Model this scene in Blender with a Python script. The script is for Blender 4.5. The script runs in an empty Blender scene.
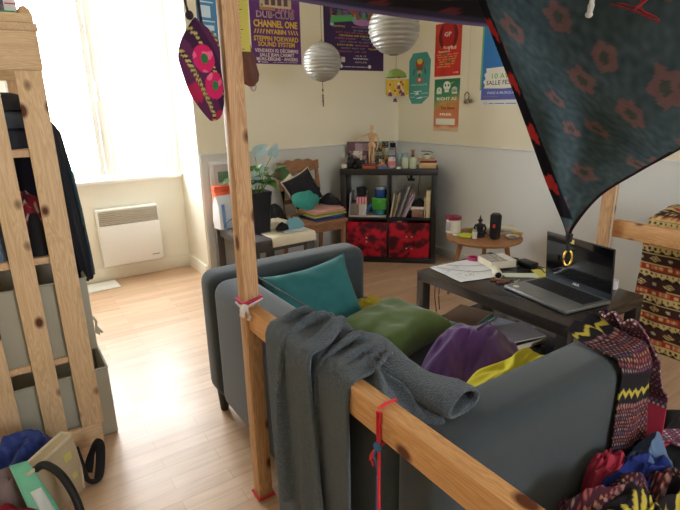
import bpy, bmesh, math, random
import numpy as np
from mathutils import Vector, Matrix, Euler, noise as mnoise
rnd = random.Random(7)
SC = bpy.context.scene
COL = SC.collection
PI = math.pi
R = math.radians

# ------------------------------------------------------------------ colour
def lin(c):
    return tuple((v/255/12.92) if v/255 <= .04045 else ((v/255+.055)/1.055)**2.4 for v in c)
def rgba(c): return (*lin(c), 1.0)

# ------------------------------------------------------------------ materials
MATS = {}
def _base(name):
    m = bpy.data.materials.new(name); m.use_nodes = True
    nt = m.node_tree; b = nt.nodes['Principled BSDF']
    return m, nt, b
def sset(b, **k):
    for n, v in k.items():
        b.inputs[n.replace('_', ' ')].default_value = v
def M(name, col, rough=.6, var=.08, scale=12., bump=0., bscale=60., metal=0., spec=.4, trans=0., alpha=1., sheen=0., stretch=(1,1,1)):
    """plain surface with a gentle procedural variation"""
    if name in MATS: return MATS[name]
    m, nt, b = _base(name); N = nt.nodes.new; L = nt.links.new
    sset(b, Roughness=rough, Metallic=metal)
    b.inputs['Specular IOR Level'].default_value = spec
    if sheen: b.inputs['Sheen Weight'].default_value = sheen
    if trans: b.inputs['Transmission Weight'].default_value = trans
    tc = N('ShaderNodeTexCoord'); mp = N('ShaderNodeMapping'); L(tc.outputs['Object'], mp.inputs[0]); mp.inputs['Scale'].default_value = stretch
    nz = N('ShaderNodeTexNoise'); nz.inputs['Scale'].default_value = scale; nz.inputs['Detail'].default_value = 4
    L(mp.outputs[0], nz.inputs['Vector'])
    mx = N('ShaderNodeMix'); mx.data_type = 'RGBA'
    c = lin(col)
    mx.inputs[6].default_value = (*[x*(1-var) for x in c], 1); mx.inputs[7].default_value = (*[min(1, x*(1+var)) for x in c], 1)
    L(nz.outputs['Fac'], mx.inputs[0]); L(mx.outputs[2], b.inputs['Base Color'])
    if bump:
        n2 = N('ShaderNodeTexNoise'); n2.inputs['Scale'].default_value = bscale; n2.inputs['Detail'].default_value = 3
        L(mp.outputs[0], n2.inputs['Vector'])
        bp = N('ShaderNodeBump'); bp.inputs['Strength'].default_value = bump; bp.inputs['Distance'].default_value = .01
        L(n2.outputs['Fac'], bp.inputs['Height']); L(bp.outputs[0], b.inputs['Normal'])
    MATS[name] = m; return m
def MC(name, rough=.9, sheen=0., bump=.0, bscale=300., spec=.2, trans=0.):
    """colour comes from the printed pattern stored on the mesh"""
    if name in MATS: return MATS[name]
    m, nt, b = _base(name); N = nt.nodes.new; L = nt.links.new
    sset(b, Roughness=rough); b.inputs['Specular IOR Level'].default_value = spec
    if sheen: b.inputs['Sheen Weight'].default_value = sheen
    a = N('ShaderNodeAttribute'); a.attribute_name = 'Col'; L(a.outputs['Color'], b.inputs['Base Color'])
    if bump:
        tc = N('ShaderNodeTexCoord'); n2 = N('ShaderNodeTexNoise'); n2.inputs['Scale'].default_value = bscale
        L(tc.outputs['Object'], n2.inputs['Vector'])
        bp = N('ShaderNodeBump'); bp.inputs['Strength'].default_value = bump; bp.inputs['Distance'].default_value = .005
        L(n2.outputs['Fac'], bp.inputs['Height']); L(bp.outputs[0], b.inputs['Normal'])
    if trans:
        out = nt.nodes['Material Output']; t = N('ShaderNodeBsdfTranslucent'); L(a.outputs['Color'], t.inputs['Color'])
        ms = N('ShaderNodeMixShader'); ms.inputs[0].default_value = trans
        L(b.outputs[0], ms.inputs[1]); L(t.outputs[0], ms.inputs[2]); L(ms.outputs[0], out.inputs['Surface'])
    MATS[name] = m; return m
def wood(name, ca, cb, axis=2, knots=True, rough=.5, grain=1., spec=.3):
    """pine: long grain along one object axis, rings and dark knots"""
    if name in MATS: return MATS[name]
    m, nt, b = _base(name); N = nt.nodes.new; L = nt.links.new
    sset(b, Roughness=rough); b.inputs['Specular IOR Level'].default_value = spec
    tc = N('ShaderNodeTexCoord'); mp = N('ShaderNodeMapping'); L(tc.outputs['Object'], mp.inputs[0])
    s = [22., 22., 22.]; s[axis] = 1.6; mp.inputs['Scale'].default_value = s
    # grain swirls round the knots
    nz = N('ShaderNodeTexNoise'); nz.inputs['Scale'].default_value = 1.6*grain; nz.inputs['Detail'].default_value = 5; nz.inputs['Distortion'].default_value = 1.2
    L(mp.outputs[0], nz.inputs['Vector'])
    wv = N('ShaderNodeMath'); wv.operation = 'MULTIPLY'; wv.inputs[1].default_value = 9; L(nz.outputs['Fac'], wv.inputs[0])
    fr = N('ShaderNodeMath'); fr.operation = 'PINGPONG'; fr.inputs[1].default_value = .5; L(wv.outputs[0], fr.inputs[0])
    mx = N('ShaderNodeMix'); mx.data_type = 'RGBA'; mx.inputs[6].default_value = rgba(ca); mx.inputs[7].default_value = rgba(cb)
    mr = N('ShaderNodeMapRange'); mr.inputs['From Max'].default_value = .5; L(fr.outputs[0], mr.inputs[0]); L(mr.outputs[0], mx.inputs[0])
    src = mx.outputs[2]
    if knots:
        mk = N('ShaderNodeMapping'); k = [12., 12., 12.]; k[axis] = 8.; mk.inputs['Scale'].default_value = k; L(tc.outputs['Object'], mk.inputs[0])
        vo = N('ShaderNodeTexVoronoi'); vo.inputs['Scale'].default_value = 1.; L(mk.outputs[0], vo.inputs['Vector'])
        rp = N('ShaderNodeMapRange'); rp.inputs['From Min'].default_value = .13; rp.inputs['From Max'].default_value = .24; rp.inputs['To Min'].default_value = 1; rp.inputs['To Max'].default_value = 0
        L(vo.outputs['Distance'], rp.inputs[0])
        m2 = N('ShaderNodeMix'); m2.data_type = 'RGBA'; L(rp.outputs[0], m2.inputs[0]); L(src, m2.inputs[6]); m2.inputs[7].default_value = rgba((96, 50, 28))
        src = m2.outputs[2]
    L(src, b.inputs['Base Color'])
    MATS[name] = m; return m
def laminate(name):
    m, nt, b = _base(name); N = nt.nodes.new; L = nt.links.new
    tc = N('ShaderNodeTexCoord'); mp = N('ShaderNodeMapping'); L(tc.outputs['Object'], mp.inputs[0])
    br = N('ShaderNodeTexBrick'); br.offset = .37; br.squash = 1.
    br.inputs['Scale'].default_value = 1; br.inputs['Brick Width'].default_value = .52; br.inputs['Row Height'].default_value = .066
    br.inputs['Mortar Size'].default_value = .0006; br.inputs['Mortar Smooth'].default_value = 0; br.inputs['Bias'].default_value = 0
    br.inputs['Color1'].default_value = rgba((196, 161, 130)); br.inputs['Color2'].default_value = rgba((213, 182, 152)); br.inputs['Mortar'].default_value = rgba((160, 124, 94))
    L(mp.outputs[0], br.inputs['Vector'])
    m2 = N('ShaderNodeMapping'); m2.inputs['Scale'].default_value = (2.2, 34, 1); L(tc.outputs['Object'], m2.inputs[0])
    nz = N('ShaderNodeTexNoise'); nz.inputs['Scale'].default_value = 1.5; nz.inputs['Detail'].default_value = 6; nz.inputs['Distortion'].default_value = .6; L(m2.outputs[0], nz.inputs['Vector'])
    mr = N('ShaderNodeMapRange'); mr.inputs['From Min'].default_value = .3; mr.inputs['From Max'].default_value = .7; mr.inputs['To Min'].default_value = .86; mr.inputs['To Max'].default_value = 1.08; L(nz.outputs['Fac'], mr.inputs[0])
    mx = N('ShaderNodeMix'); mx.data_type = 'RGBA'; mx.blend_type = 'MULTIPLY'; mx.inputs[0].default_value = 1
    L(br.outputs['Color'], mx.inputs[6]); L(mr.outputs[0], mx.inputs[7]); L(mx.outputs[2], b.inputs['Base Color'])
    n3 = N('ShaderNodeTexNoise'); n3.inputs['Scale'].default_value = 3; n3.inputs['Detail'].default_value = 4; L(tc.outputs['Object'], n3.inputs['Vector'])
    r3 = N('ShaderNodeMapRange'); r3.inputs['To Min'].default_value = .26; r3.inputs['To Max'].default_value = .48; L(n3.outputs['Fac'], r3.inputs[0]); L(r3.outputs[0], b.inputs['Roughness'])
    b.inputs['Specular IOR Level'].default_value = .5
    MATS[name] = m; return m
def pane_mat(name, fac=.07, tint=(1, 1, 1, 1)):
    m, nt, b = _base(name); N = nt.nodes.new; L = nt.links.new
    t = N('ShaderNodeBsdfTransparent'); t.inputs[0].default_value = tint
    g = N('ShaderNodeBsdfGlossy'); g.inputs['Roughness'].default_value = .02
    ms = N('ShaderNodeMixShader'); ms.inputs[0].default_value = fac
    L(t.outputs[0], ms.inputs[1]); L(g.outputs[0], ms.inputs[2]); L(ms.outputs[0], nt.nodes['Material Output'].inputs['Surface'])
    nt.nodes.remove(b); MATS[name] = m; return m

# ------------------------------------------------------------------ objects
TM = {}       # world matrices of the things
def thing(name, label, cat, loc=(0, 0, 0), rotz=0., group=None, rot=None):
    o = bpy.data.objects.new(name, None); COL.objects.link(o)
    e = Euler(rot) if rot else Euler((0, 0, rotz))
    o.location = loc; o.rotation_euler = e; o.empty_display_size = .05
    o['label'] = label; o['category'] = cat
    if group: o['group'] = group
    TM[o.name] = Matrix.Translation(loc) @ e.to_matrix().to_4x4()
    return o
def tag(o, label, cat, group=None, kind=None):
    o['label'] = label; o['category'] = cat
    if group: o['group'] = group
    if kind: o['kind'] = kind
    return o
class B:
    """collects shapes into one mesh"""
    def __init__(s): s.bm = bmesh.new(); s.cl = s.bm.verts.layers.float_color.new('Col')
    def _merge(s, t, mat, m=0):
        if mat is not None: bmesh.ops.transform(t, matrix=mat, verts=t.verts)
        vm = {v: s.bm.verts.new(v.co) for v in t.verts}
        for f in t.faces:
            try:
                g = s.bm.faces.new([vm[v] for v in f.verts]); g.material_index = m
            except ValueError: pass
        t.free()
    def box(s, c, d, bev=0., m=0, rot=None, seg=2):
        t = bmesh.new(); bmesh.ops.create_cube(t, size=1); bmesh.ops.scale(t, vec=d, verts=t.verts)
        if bev: bmesh.ops.bevel(t, geom=t.edges[:], offset=min(bev, min(d)*.49), segments=seg, affect='EDGES', profile=.5)
        mt = Matrix.Translation(c) @ (Euler(rot).to_matrix().to_4x4() if rot else Matrix())
        s._merge(t, mt, m); return s
    def bb(s, x0, x1, y0, y1, z0, z1, bev=0., m=0, seg=2):
        return s.box(((x0+x1)/2, (y0+y1)/2, (z0+z1)/2), (x1-x0, y1-y0, z1-z0), bev, m, None, seg)
    def lathe(s, prof, c=(0, 0, 0), n=24, m=0, rot=None, sx=1., sy=1.):
        t = bmesh.new(); rings = []
        for r, z in prof:
            if r <= 1e-6: rings.append([t.verts.new((0, 0, z))])
            else: rings.append([t.verts.new((r*math.cos(2*PI*k/n)*sx, r*math.sin(2*PI*k/n)*sy, z)) for k in range(n)])
        for a, b in zip(rings, rings[1:]):
            for k in range(n):
                q = [a[k % len(a)], a[(k+1) % len(a)], b[(k+1) % len(b)], b[k % len(b)]]
                q = [v for i, v in enumerate(q) if v not in q[:i]]
                if len(q) > 2: t.faces.new(q)
        mt = Matrix.Translation(c) @ (Euler(rot).to_matrix().to_4x4() if rot else Matrix())
        s._merge(t, mt, m); return s
    def cyl(s, p0, p1, r0, r1=None, n=16, m=0):
        r1 = r0 if r1 is None else r1; p0 = Vector(p0); p1 = Vector(p1); d = p1-p0; t = bmesh.new()
        bmesh.ops.create_cone(t, cap_ends=True, segments=n, radius1=r0, radius2=r1, depth=d.length)
        q = Vector((0, 0, 1)).rotation_difference(d.normalized()).to_matrix().to_4x4()
        s._merge(t, Matrix.Translation((p0+p1)/2) @ q, m); return s
    def tube(s, pts, r, n=8, m=0, closed=False, flat=1.):
        pts = [Vector(p) for p in pts]; N = len(pts); t = bmesh.new(); rings = []
        up = Vector((0, 0, 1))
        for i, p in enumerate(pts):
            a = pts[(i-1) % N] if (closed or i) else pts[0]; b = pts[(i+1) % N] if (closed or i < N-1) else pts[-1]
            d = (b-a).normalized()
            u = d.cross(up)
            if u.length < .05: u = d.cross(Vector((0, 1, 0)))
            u.normalize(); w = u.cross(d).normalized(); rr = r[i] if hasattr(r, '__len__') else r
            rings.append([t.verts.new(p + u*math.cos(2*PI*k/n)*rr + w*math.sin(2*PI*k/n)*rr*flat) for k in range(n)])
        for i in range(N if closed else N-1):
            a, b = rings[i], rings[(i+1) % N]
            for k in range(n): t.faces.new([a[k], a[(k+1) % n], b[(k+1) % n], b[k]])
        if not closed:
            t.faces.new(rings[0][::-1]); t.faces.new(rings[-1])
        s._merge(t, None, m); return s
    def ball(s, c, d, m=0, n=16, rot=None):
        t = bmesh.new(); bmesh.ops.create_uvsphere(t, u_segments=n, v_segments=max(6, n//2), radius=.5); bmesh.ops.scale(t, vec=d, verts=t.verts)
        mt = Matrix.Translation(c) @ (Euler(rot).to_matrix().to_4x4() if rot else Matrix())
        s._merge(t, mt, m); return s
    def prism(s, poly, z0, z1, m=0, mat=None):
        t = bmesh.new(); a = [t.verts.new((x, y, z0)) for x, y in poly]; b = [t.verts.new((x, y, z1)) for x, y in poly]; n = len(poly)
        t.faces.new(a[::-1]); t.faces.new(b)
        for k in range(n): t.faces.new([a[k], a[(k+1) % n], b[(k+1) % n], b[k]])
        bmesh.ops.recalc_face_normals(t, faces=t.faces[:])
        s._merge(t, mat, m); return s
    def sheet(s, P, cols=None, m=0, wrap=False):
        """P[j][i] grid of points"""
        V = [[s.bm.verts.new(p) for p in row] for row in P]
        if cols is not None:
            for rv, rc in zip(V, cols):
                for v, c in zip(rv, rc): v[s.cl] = (*c, 1)
        nj, ni = len(V), len(V[0])
        for j in range(nj-1):
            for i in range(ni if wrap else ni-1):
                f = s.bm.faces.new([V[j][i], V[j][(i+1) % ni], V[j+1][(i+1) % ni], V[j+1][i]]); f.material_index = m
        return s
    def text(s, body, size, mat, m=0, bold=.0, width=None, align='CENTER', ext=.0004):
        c = bpy.data.curves.new('t', 'FONT'); c.body = body; c.size = size; c.align_x = align; c.offset = bold; c.extrude = ext; c.resolution_u = 2
        o = bpy.data.objects.new('t', c); COL.objects.link(o); bpy.context.view_layer.update()
        me = bpy.data.meshes.new_from_object(o.evaluated_get(bpy.context.evaluated_depsgraph_get()))
        t = bmesh.new(); t.from_mesh(me)
        if width and t.verts:
            xs = [v.co.x for v in t.verts]; k = width/max(1e-6, max(xs)-min(xs)); bmesh.ops.scale(t, vec=(k, 1, 1), verts=t.verts)
        bpy.data.objects.remove(o); bpy.data.curves.remove(c); bpy.data.meshes.remove(me)
        s._merge(t, mat, m); return s
    def obj(s, name, mats, parent=None, world=False, smooth=40, fixn=True):
        if fixn: bmesh.ops.recalc_face_normals(s.bm, faces=s.bm.faces[:])
        me = bpy.data.meshes.new(name)
        if world and parent is not None: bmesh.ops.transform(s.bm, matrix=TM[parent.name if parent.name in TM else parent.parent.name].inverted(), verts=s.bm.verts)
        s.bm.to_mesh(me); s.bm.free()
        for m in (mats if isinstance(mats, (list, tuple)) else [mats]): me.materials.append(m)
        if smooth:
            me.polygons.foreach_set('use_smooth', [True]*len(me.polygons)); me.set_sharp_from_angle(angle=R(smooth))
        o = bpy.data.objects.new(name, me); COL.objects.link(o)
        if parent is not None: o.parent = parent
        return o
def solid(o, t, off=0.):
    md = o.modifiers.new('s', 'SOLIDIFY'); md.thickness = t; md.offset = off; return o
def subd(o, n=1):
    md = o.modifiers.new('u', 'SUBSURF'); md.levels = n; md.render_levels = n; return o
def struct(o):
    o['kind'] = 'structure'; return o
def recenter(o):
    """put a single mesh's origin at its base"""
    me = o.data; v = np.empty(len(me.vertices)*3); me.vertices.foreach_get('co', v); v = v.reshape(-1, 3)
    c = (v.min(0)+v.max(0))/2; c[2] = v[:, 2].min(); v -= c
    me.vertices.foreach_set('co', v.ravel()); o.location = tuple(o.location[i]+c[i] for i in range(3)); me.update(); return o
def dup(root, loc=None, rotz=None, label=None, group=None):
    r = root.copy(); COL.objects.link(r)
    if loc is not None: r.location = loc
    if rotz is not None: r.rotation_euler = (0, 0, rotz)
    if label: r['label'] = label
    if group: r['group'] = group
    for ch in list(root.children):
        c = ch.copy(); COL.objects.link(c); c.parent = r
        for g in list(ch.children):
            d = g.copy(); COL.objects.link(d); d.parent = c
    return r
def smooth_path(pts, k=6):
    P = [Vector(p) for p in pts]; out = []
    for i in range(len(P)-1):
        a, b, c, d = P[max(i-1, 0)], P[i], P[i+1], P[min(i+2, len(P)-1)]
        for j in range(k):
            t = j/k
            out.append(.5*((2*b)+(-a+c)*t+(2*a-5*b+4*c-d)*t*t+(-a+3*b-3*c+d)*t**3))
    out.append(P[-1]); return out

# ------------------------------------------------------------------ cloth
def nz(x, y, z=0.): return mnoise.noise(Vector((x, y, z)))
def ridge(x, y, z=0.): return 1-abs(mnoise.noise(Vector((x, y, z))))*2
def box_push(P, lo, hi, th, O=None):
    """push points out of a box grown by th; returns mask"""
    lo = np.array(lo)-th; hi = np.array(hi)+th
    c = (lo+hi)/2; h = (hi-lo)/2; d = P-c; q = h-np.abs(d)
    ins = (q > 0).all(1)
    if ins.any():
        k = np.argmin(q[ins], 1); idx = np.nonzero(ins)[0]
        dd = d.copy()
        if O is not None:                       # leave through the face it came in by
            od = O[idx]-c; oo = np.abs(od)-h+1e-5; kk = np.argmax(oo, 1); was = oo[np.arange(len(idx)), kk] > 0
            k = np.where(was, kk, k); dd[idx[was]] = od[was]
        sg = np.sign(dd[idx, k]); sg[sg == 0] = 1
        P[idx, k] = c[k]+sg*h[k]
    return ins
def drape(P0, rest_u, rest_v, boxes, steps=160, th=.008, it=10, selfc=0., grav=9.8, mu=.6, pin=None, stiff_bend=.25):
    """small position-based cloth: grid P0 (nv,nu,3), boxes = solids it lies on, floor at z=0"""
    nv, nu, _ = P0.shape; P = P0.reshape(-1, 3).copy(); V = np.zeros_like(P); N = len(P)
    I = np.arange(N).reshape(nv, nu); cons = []
    def add(a, b, L, k):
        a = a.ravel(); b = b.ravel()
        cons.append((a, b, L, k))
    for s in (0, 1):
        add(I[:, s:-1:2], I[:, s+1::2], rest_u, 1.); add(I[s:-1:2, :], I[s+1::2, :], rest_v, 1.)
    dg = math.hypot(rest_u, rest_v)
    for s in (0, 1):
        add(I[s:-1:2, :-1], I[s+1::2, 1:], dg, .4); add(I[s:-1:2, 1:], I[s+1::2, :-1], dg, .4)
    for s in (0, 1, 2, 3):
        a = I[:, s:-2:4]; add(a, I[:, s+2::4][:, :a.shape[1]], 2*rest_u, stiff_bend)
        a = I[s:-2:4, :]; add(a, I[s+2::4, :][:a.shape[0], :], 2*rest_v, stiff_bend)
    dt = 1/60
    pinned = None if pin is None else (np.array(pin), P[np.array(pin)].copy())
    gi, gj = np.divmod(np.arange(N), nu)
    for st in range(steps):
        V[:, 2] -= grav*dt; V *= .975
        O = P.copy(); P = P+V*dt
        for _ in range(it):
            for a, b, Lr, k in cons:
                d = P[b]-P[a]; l = np.sqrt((d*d).sum(1))+1e-9
                c = d*((l-Lr)/l*.5*k)[:, None]
                P[a] += c; P[b] -= c
            if pinned: P[pinned[0]] = pinned[1]
            if _ % 3 == 2:
                for lo, hi in boxes: box_push(P, lo, hi, th, O)
        if selfc and st % 2 == 0:
            D = P[:, None, :]-P[None, :, :]; l2 = (D*D).sum(2)
            near = (l2 < selfc*selfc) & ((abs(gi[:, None]-gi[None]) > 1) | (abs(gj[:, None]-gj[None]) > 1))
            a, b = np.nonzero(np.triu(near, 1))
            if len(a):
                d = P[a]-P[b]; l = np.sqrt((d*d).sum(1))+1e-6
                c = d*((selfc-l)/l*.4)[:, None]
                np.add.at(P, a, c); np.add.at(P, b, -c)
        hit = np.zeros(N, bool)
        for lo, hi in boxes: hit |= box_push(P, lo, hi, th, O)
        f = P[:, 2] < th; P[f, 2] = th; hit |= f
        V = (P-O)/dt
        V[hit] *= (1-mu)
        sp = np.sqrt((V*V).sum(1)); big = sp > 4; V[big] *= (4/sp[big])[:, None]
    return P.reshape(nv, nu, 3)
def upsample(P, k):
    """cubic B-spline style refinement of a point grid"""
    def up(A):
        n = A.shape[0]; t = np.linspace(0, n-1, (n-1)*k+1); i = np.minimum(t.astype(int), n-2); f = (t-i)[:, None, None]
        g = lambda j: A[np.clip(j, 0, n-1)]
        a, b, c, d = g(i-1), g(i), g(i+1), g(i+2)
        return (a*((1-f)**3)+b*(3*f**3-6*f**2+4)+c*(-3*f**3+3*f**2+3*f+1)+d*f**3)/6
    return up(up(P).transpose(1, 0, 2)).transpose(1, 0, 2)
def cloth_obj(name, P, mat, parent=None, thick=.004, colf=None, size=(1, 1), k=2, world=False):
    P = upsample(P, k) if k > 1 else P
    b = B(); cols = None
    nv, nu, _ = P.shape
    if colf: cols = [[colf(i/(nu-1)*size[0], j/(nv-1)*size[1]) for i in range(nu)] for j in range(nv)]
    b.sheet([[tuple(p) for p in row] for row in P.tolist()], cols)
    o = b.obj(name, mat, parent, world=world, smooth=180, fixn=False)
    if parent is None: recenter(o)
    if thick: solid(o, thick)
    return o
def heap(name, mat, c, rx, ry, h, seed=0, rot=0., folds=3.2, amp=.35, colf=None, parent=None, n=48, stretch=(1, 1), profile=2.2, world=False, lobes=.18, soft=.04, f2w=.35):
    """a crumpled lump of cloth lying on something at height c[2]"""
    b = B(); rows = []; cols = []
    cr, sr = math.cos(rot), math.sin(rot)
    for j in range(n+1):
        row = []; cc = []
        rr = j/n
        for i in range(n*2):
            th = i/(n*2)*2*PI
            out = 1+lobes*nz(math.cos(th)*1.3+seed, math.sin(th)*1.3, seed*.7)*2
            x = rr*math.cos(th)*out; y = rr*math.sin(th)*out
            wx = x+.35*nz(x*1.4+seed*3.1, y*1.4, 5+seed); wy = y+.35*nz(x*1.4, y*1.4+seed*2.3, 9+seed)
            q_ = nz(wx*folds*.5*stretch[0]+seed, wy*folds*.5*stretch[1], seed); f = 1-2*(math.sqrt(q_*q_+soft*soft)-soft)
            q_ = nz(wx*folds*1.1*stretch[0]+seed, wy*folds*1.1*stretch[1]+4, seed+3); f2 = 1-2*(math.sqrt(q_*q_+soft*soft)-soft)
            prof = max(0., 1-rr**profile)**.75
            z = h*prof*(1-amp+amp*((1.1-f2w)*f+f2w*f2))
            if rr > .93: z = max(z, .0)
            px = x*rx; py = y*ry
            row.append((c[0]+px*cr-py*sr, c[1]+px*sr+py*cr, c[2]+z)); cc.append(colf(px+rx, py+ry) if colf else (1, 1, 1))
        rows.append(row); cols.append(cc)
    b.sheet(rows, cols, wrap=True)
    bmesh.ops.remove_doubles(b.bm, verts=b.bm.verts[:], dist=1e-5)
    b.bm.faces.ensure_lookup_table()
    o = b.obj(name, mat, parent, world=world, smooth=180)
    if parent is None: recenter(o)
    return o
def cushion(w, d, h, seed=0, n=26, amp=.012, pinch=.12):
    """a stuffed square cushion, flat in local xy"""
    b = B(); top = []; bot = []
    for j in range(n+1):
        rt = []; rb = []
        for i in range(n+1):
            u = i/n*2-1; v = j/n*2-1
            k = 1-pinch*(1-abs(u)**2)*abs(v)**3; kk = 1-pinch*(1-abs(v)**2)*abs(u)**3
            x = u*w/2*kk; y = v*d/2*k
            e = max(0., (1-u**4)*(1-v**4))**.55
            wr = amp*(ridge(u*1.6+seed, v*1.6, seed)*.8+nz(u*4+seed, v*4, 2)*.6)*e
            rt.append((x, y, h/2*e+wr)); rb.append((x, y, -h/2*e+wr*.4))
        top.append(rt); bot.append(rb)
    b.sheet(top); b.sheet([r[::-1] for r in bot])
    bmesh.ops.remove_doubles(b.bm, verts=b.bm.verts[:], dist=1e-4)
    return b
exec_parts = []
# ================================================================== SETTING
XR, YB, YW, HW, RX, CZ = 3.144, 3.729, 4.196, .967, 1.2483, 2.62
cream = M('cream_paint', (232, 226, 205), .85, .03, 3, bump=.05, bscale=120)
white_p = M('white_paint', (238, 235, 222), .7, .03, 3, bump=.04, bscale=120)
grey_p = M('grey_paint', (208, 209, 204), .75, .03, 3, bump=.04, bscale=120)
blue_p = M('right_wall_paint', (222, 225, 225), .75, .03, 3, bump=.04, bscale=120)
lampw = M('white_lacquer', (240, 240, 236), .35, .02, 5)
struct(B().bb(-1.5, XR+.15, -2.5, YW+.15, -.1, 0).obj('floor', laminate('laminate')))
struct(B().bb(-1.5, XR+.15, -2.5, YW+.15, CZ, CZ+.1).obj('ceiling', M('ceiling_white', (236, 234, 226), .9)))
struct(B().bb(RX, XR+.15, YB, YW+.15, 0, CZ).obj('wall_back', cream))
struct(B().bb(-1.5, -.3, YB, YW+.15, 0, CZ).obj('wall_back_left', white_p))
WX0, WX1, WZ0, WZ1 = .1, 1.19, .79, 2.2
w = B(); w.bb(-.3, RX, YW, YW+.15, 0, WZ0); w.bb(-.3, RX, YW, YW+.15, WZ1, CZ); w.bb(-.3, WX0, YW, YW+.15, WZ0, WZ1); w.bb(WX1, RX, YW, YW+.15, WZ0, WZ1)
struct(w.obj('wall_window', white_p))
struct(B().bb(RX-.012, RX+.001, YB+.0, YW, 0, CZ, .003).obj('trim_1', white_p))
struct(B().bb(XR, XR+.15, -2.5, YB, 0, CZ).obj('wall_right', cream))
struct(B().bb(-1.65, -1.5, -2.5, YW+.15, 0, CZ).obj('wall_left', cream))
# wall behind the viewer with an opening for the unseen window added as fill
w = B(); w.bb(-1.5, XR, -2.5, -2.35, 0, .9); w.bb(-1.5, XR, -2.5, -2.35, 2.2, CZ); w.bb(-1.5, .8, -2.5, -2.35, .9, 2.2); w.bb(1.7, XR, -2.5, -2.35, .9, 2.2)
struct(w.obj('wall_behind', cream))
# painted lower wall with its thin cap
b = B(); b.bb(RX, XR, YB-.012, YB, 0, HW-.012); b.bb(RX, XR, YB-.02, YB, HW-.012, HW, .003)
struct(b.obj('trim_2', grey_p))
b = B(); b.bb(XR-.012, XR, -2.35, YB-.012, 0, HW-.012); b.bb(XR-.02, XR, -2.35, YB-.012, HW-.012, HW, .003)
struct(b.obj('trim_3', blue_p))
struct(B().bb(RX, XR-.012, YB-.028, YB-.012, 0, .07, .004).obj('baseboard_back', grey_p))
struct(B().bb(XR-.028, XR-.012, -2.35, YB-.03, 0, .07, .004).obj('baseboard_right', grey_p))
struct(B().bb(-.3, RX-.012, YW-.018, YW, 0, .105, .004).obj('baseboard_window', white_p))
struct(B().bb(RX-.03, RX-.012, YB+.02, YW-.018, 0, .105, .004).obj('baseboard_jamb', white_p))  # portal for the added rear window
# windows
def window(name, x0, x1, y0, y1, z0, z1, mull, sill=None):
    b = B(); f = .035
    b.bb(x0, x1, y0, y1, z0, z0+f, .006); b.bb(x0, x1, y0, y1, z1-f, z1, .006); b.bb(x0, x0+f, y0, y1, z0+f, z1-f, .006); b.bb(x1-f, x1, y0, y1, z0+f, z1-f, .006)
    b.bb(mull-.025, mull+.025, y0-.01, y1+.01, z0+f, z1-f, .006)
    o = struct(b.obj(name, lampw))
    for a, c in ((x0+f, mull-.025), (mull+.025, x1-f)):
        s = B(); s.bb(a, c, y0+.012, y1-.012, z0+f, z0+f+.035, .005); s.bb(a, c, y0+.012, y1-.012, z1-f-.035, z1-f, .005); s.bb(a, a+.035, y0+.012, y1-.012, z0+f+.035, z1-f-.035, .005); s.bb(c-.035, c, y0+.012, y1-.012, z0+f+.035, z1-f-.035, .005)
        sa = struct(s.obj('window_sash', lampw, o))
        p = B(); p.bb(a+.035, c-.035, (y0+y1)/2-.002, (y0+y1)/2+.002, z0+f+.035, z1-f-.035); struct(p.obj('pane', pane_mat('window_glass'), sa))
    h = B(); h.box((mull, y0-.02, 1.42), (.03, .02, .13), .006); h.cyl((mull, y0-.03, 1.42), (mull+.08, y0-.04, 1.40), .009); struct(h.obj('window_handle', lampw, o))
    if sill: struct(B().bb(*sill, .008).obj('window_sill', lampw, o))
    return o
window('window_1', WX0, WX1, YW+.02, YW+.08, WZ0, WZ1, .70, (-.1, RX-.015, YW-.05, YW+.02, WZ0-.03, WZ0))
window('fill_window', .8, 1.7, -2.46, -2.40, .9, 2.2, 1.25)  # unseen window, added and sized to give fill light from behind

# ------------------------------------------------------------------ on the window wall
t = thing('wall_heater', 'white electric convector heater on the wall under the window', 'heater', (.77, YW-.02, .13))
hw = M('heater_enamel', (238, 240, 238), .4, .02, 4)
b = B(); b.bb(-.225, .225, -.085, .0, 0, .325, .012); b.bb(-.225, .225, -.085, -.0, .43, .445, .006); b.bb(-.225, -.215, -.085, 0, .325, .43); b.bb(.215, .225, -.085, 0, .325, .43); b.bb(-.215, .215, -.02, 0, .325, .43)
b.obj('body', hw, t)
g = B()
for k in range(7): g.box((0, -.078, .337+k*.0145), (.43, .018, .006), .001, rot=(R(28), 0, 0))
g.bb(-.215, .215, -.03, -.02, .325, .43, m=1)
g.obj('grille', [M('heater_louvre', (206, 198, 184), .45), M('heater_dark', (96, 88, 78), .7)], t)
g = B()
g.bb(.14, .195, -.0862, -.085, .045, .052)
g.obj('name_plate', M('heater_grey_mark', (150, 150, 150), .4), t)
b = B(); b.box((.5, 4.06, .0035), (.235, .20, .005), .001, rot=(0, 0, R(3))); b.box((.5, 4.055, .007), (.21, .17, .002), rot=(0, 0, R(-2)))
recenter(tag(b.obj('paper_sheet', M('paper_white', (236, 238, 236), .8)), 'white sheets of paper on the floor below the wall heater', 'paper'))

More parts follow.
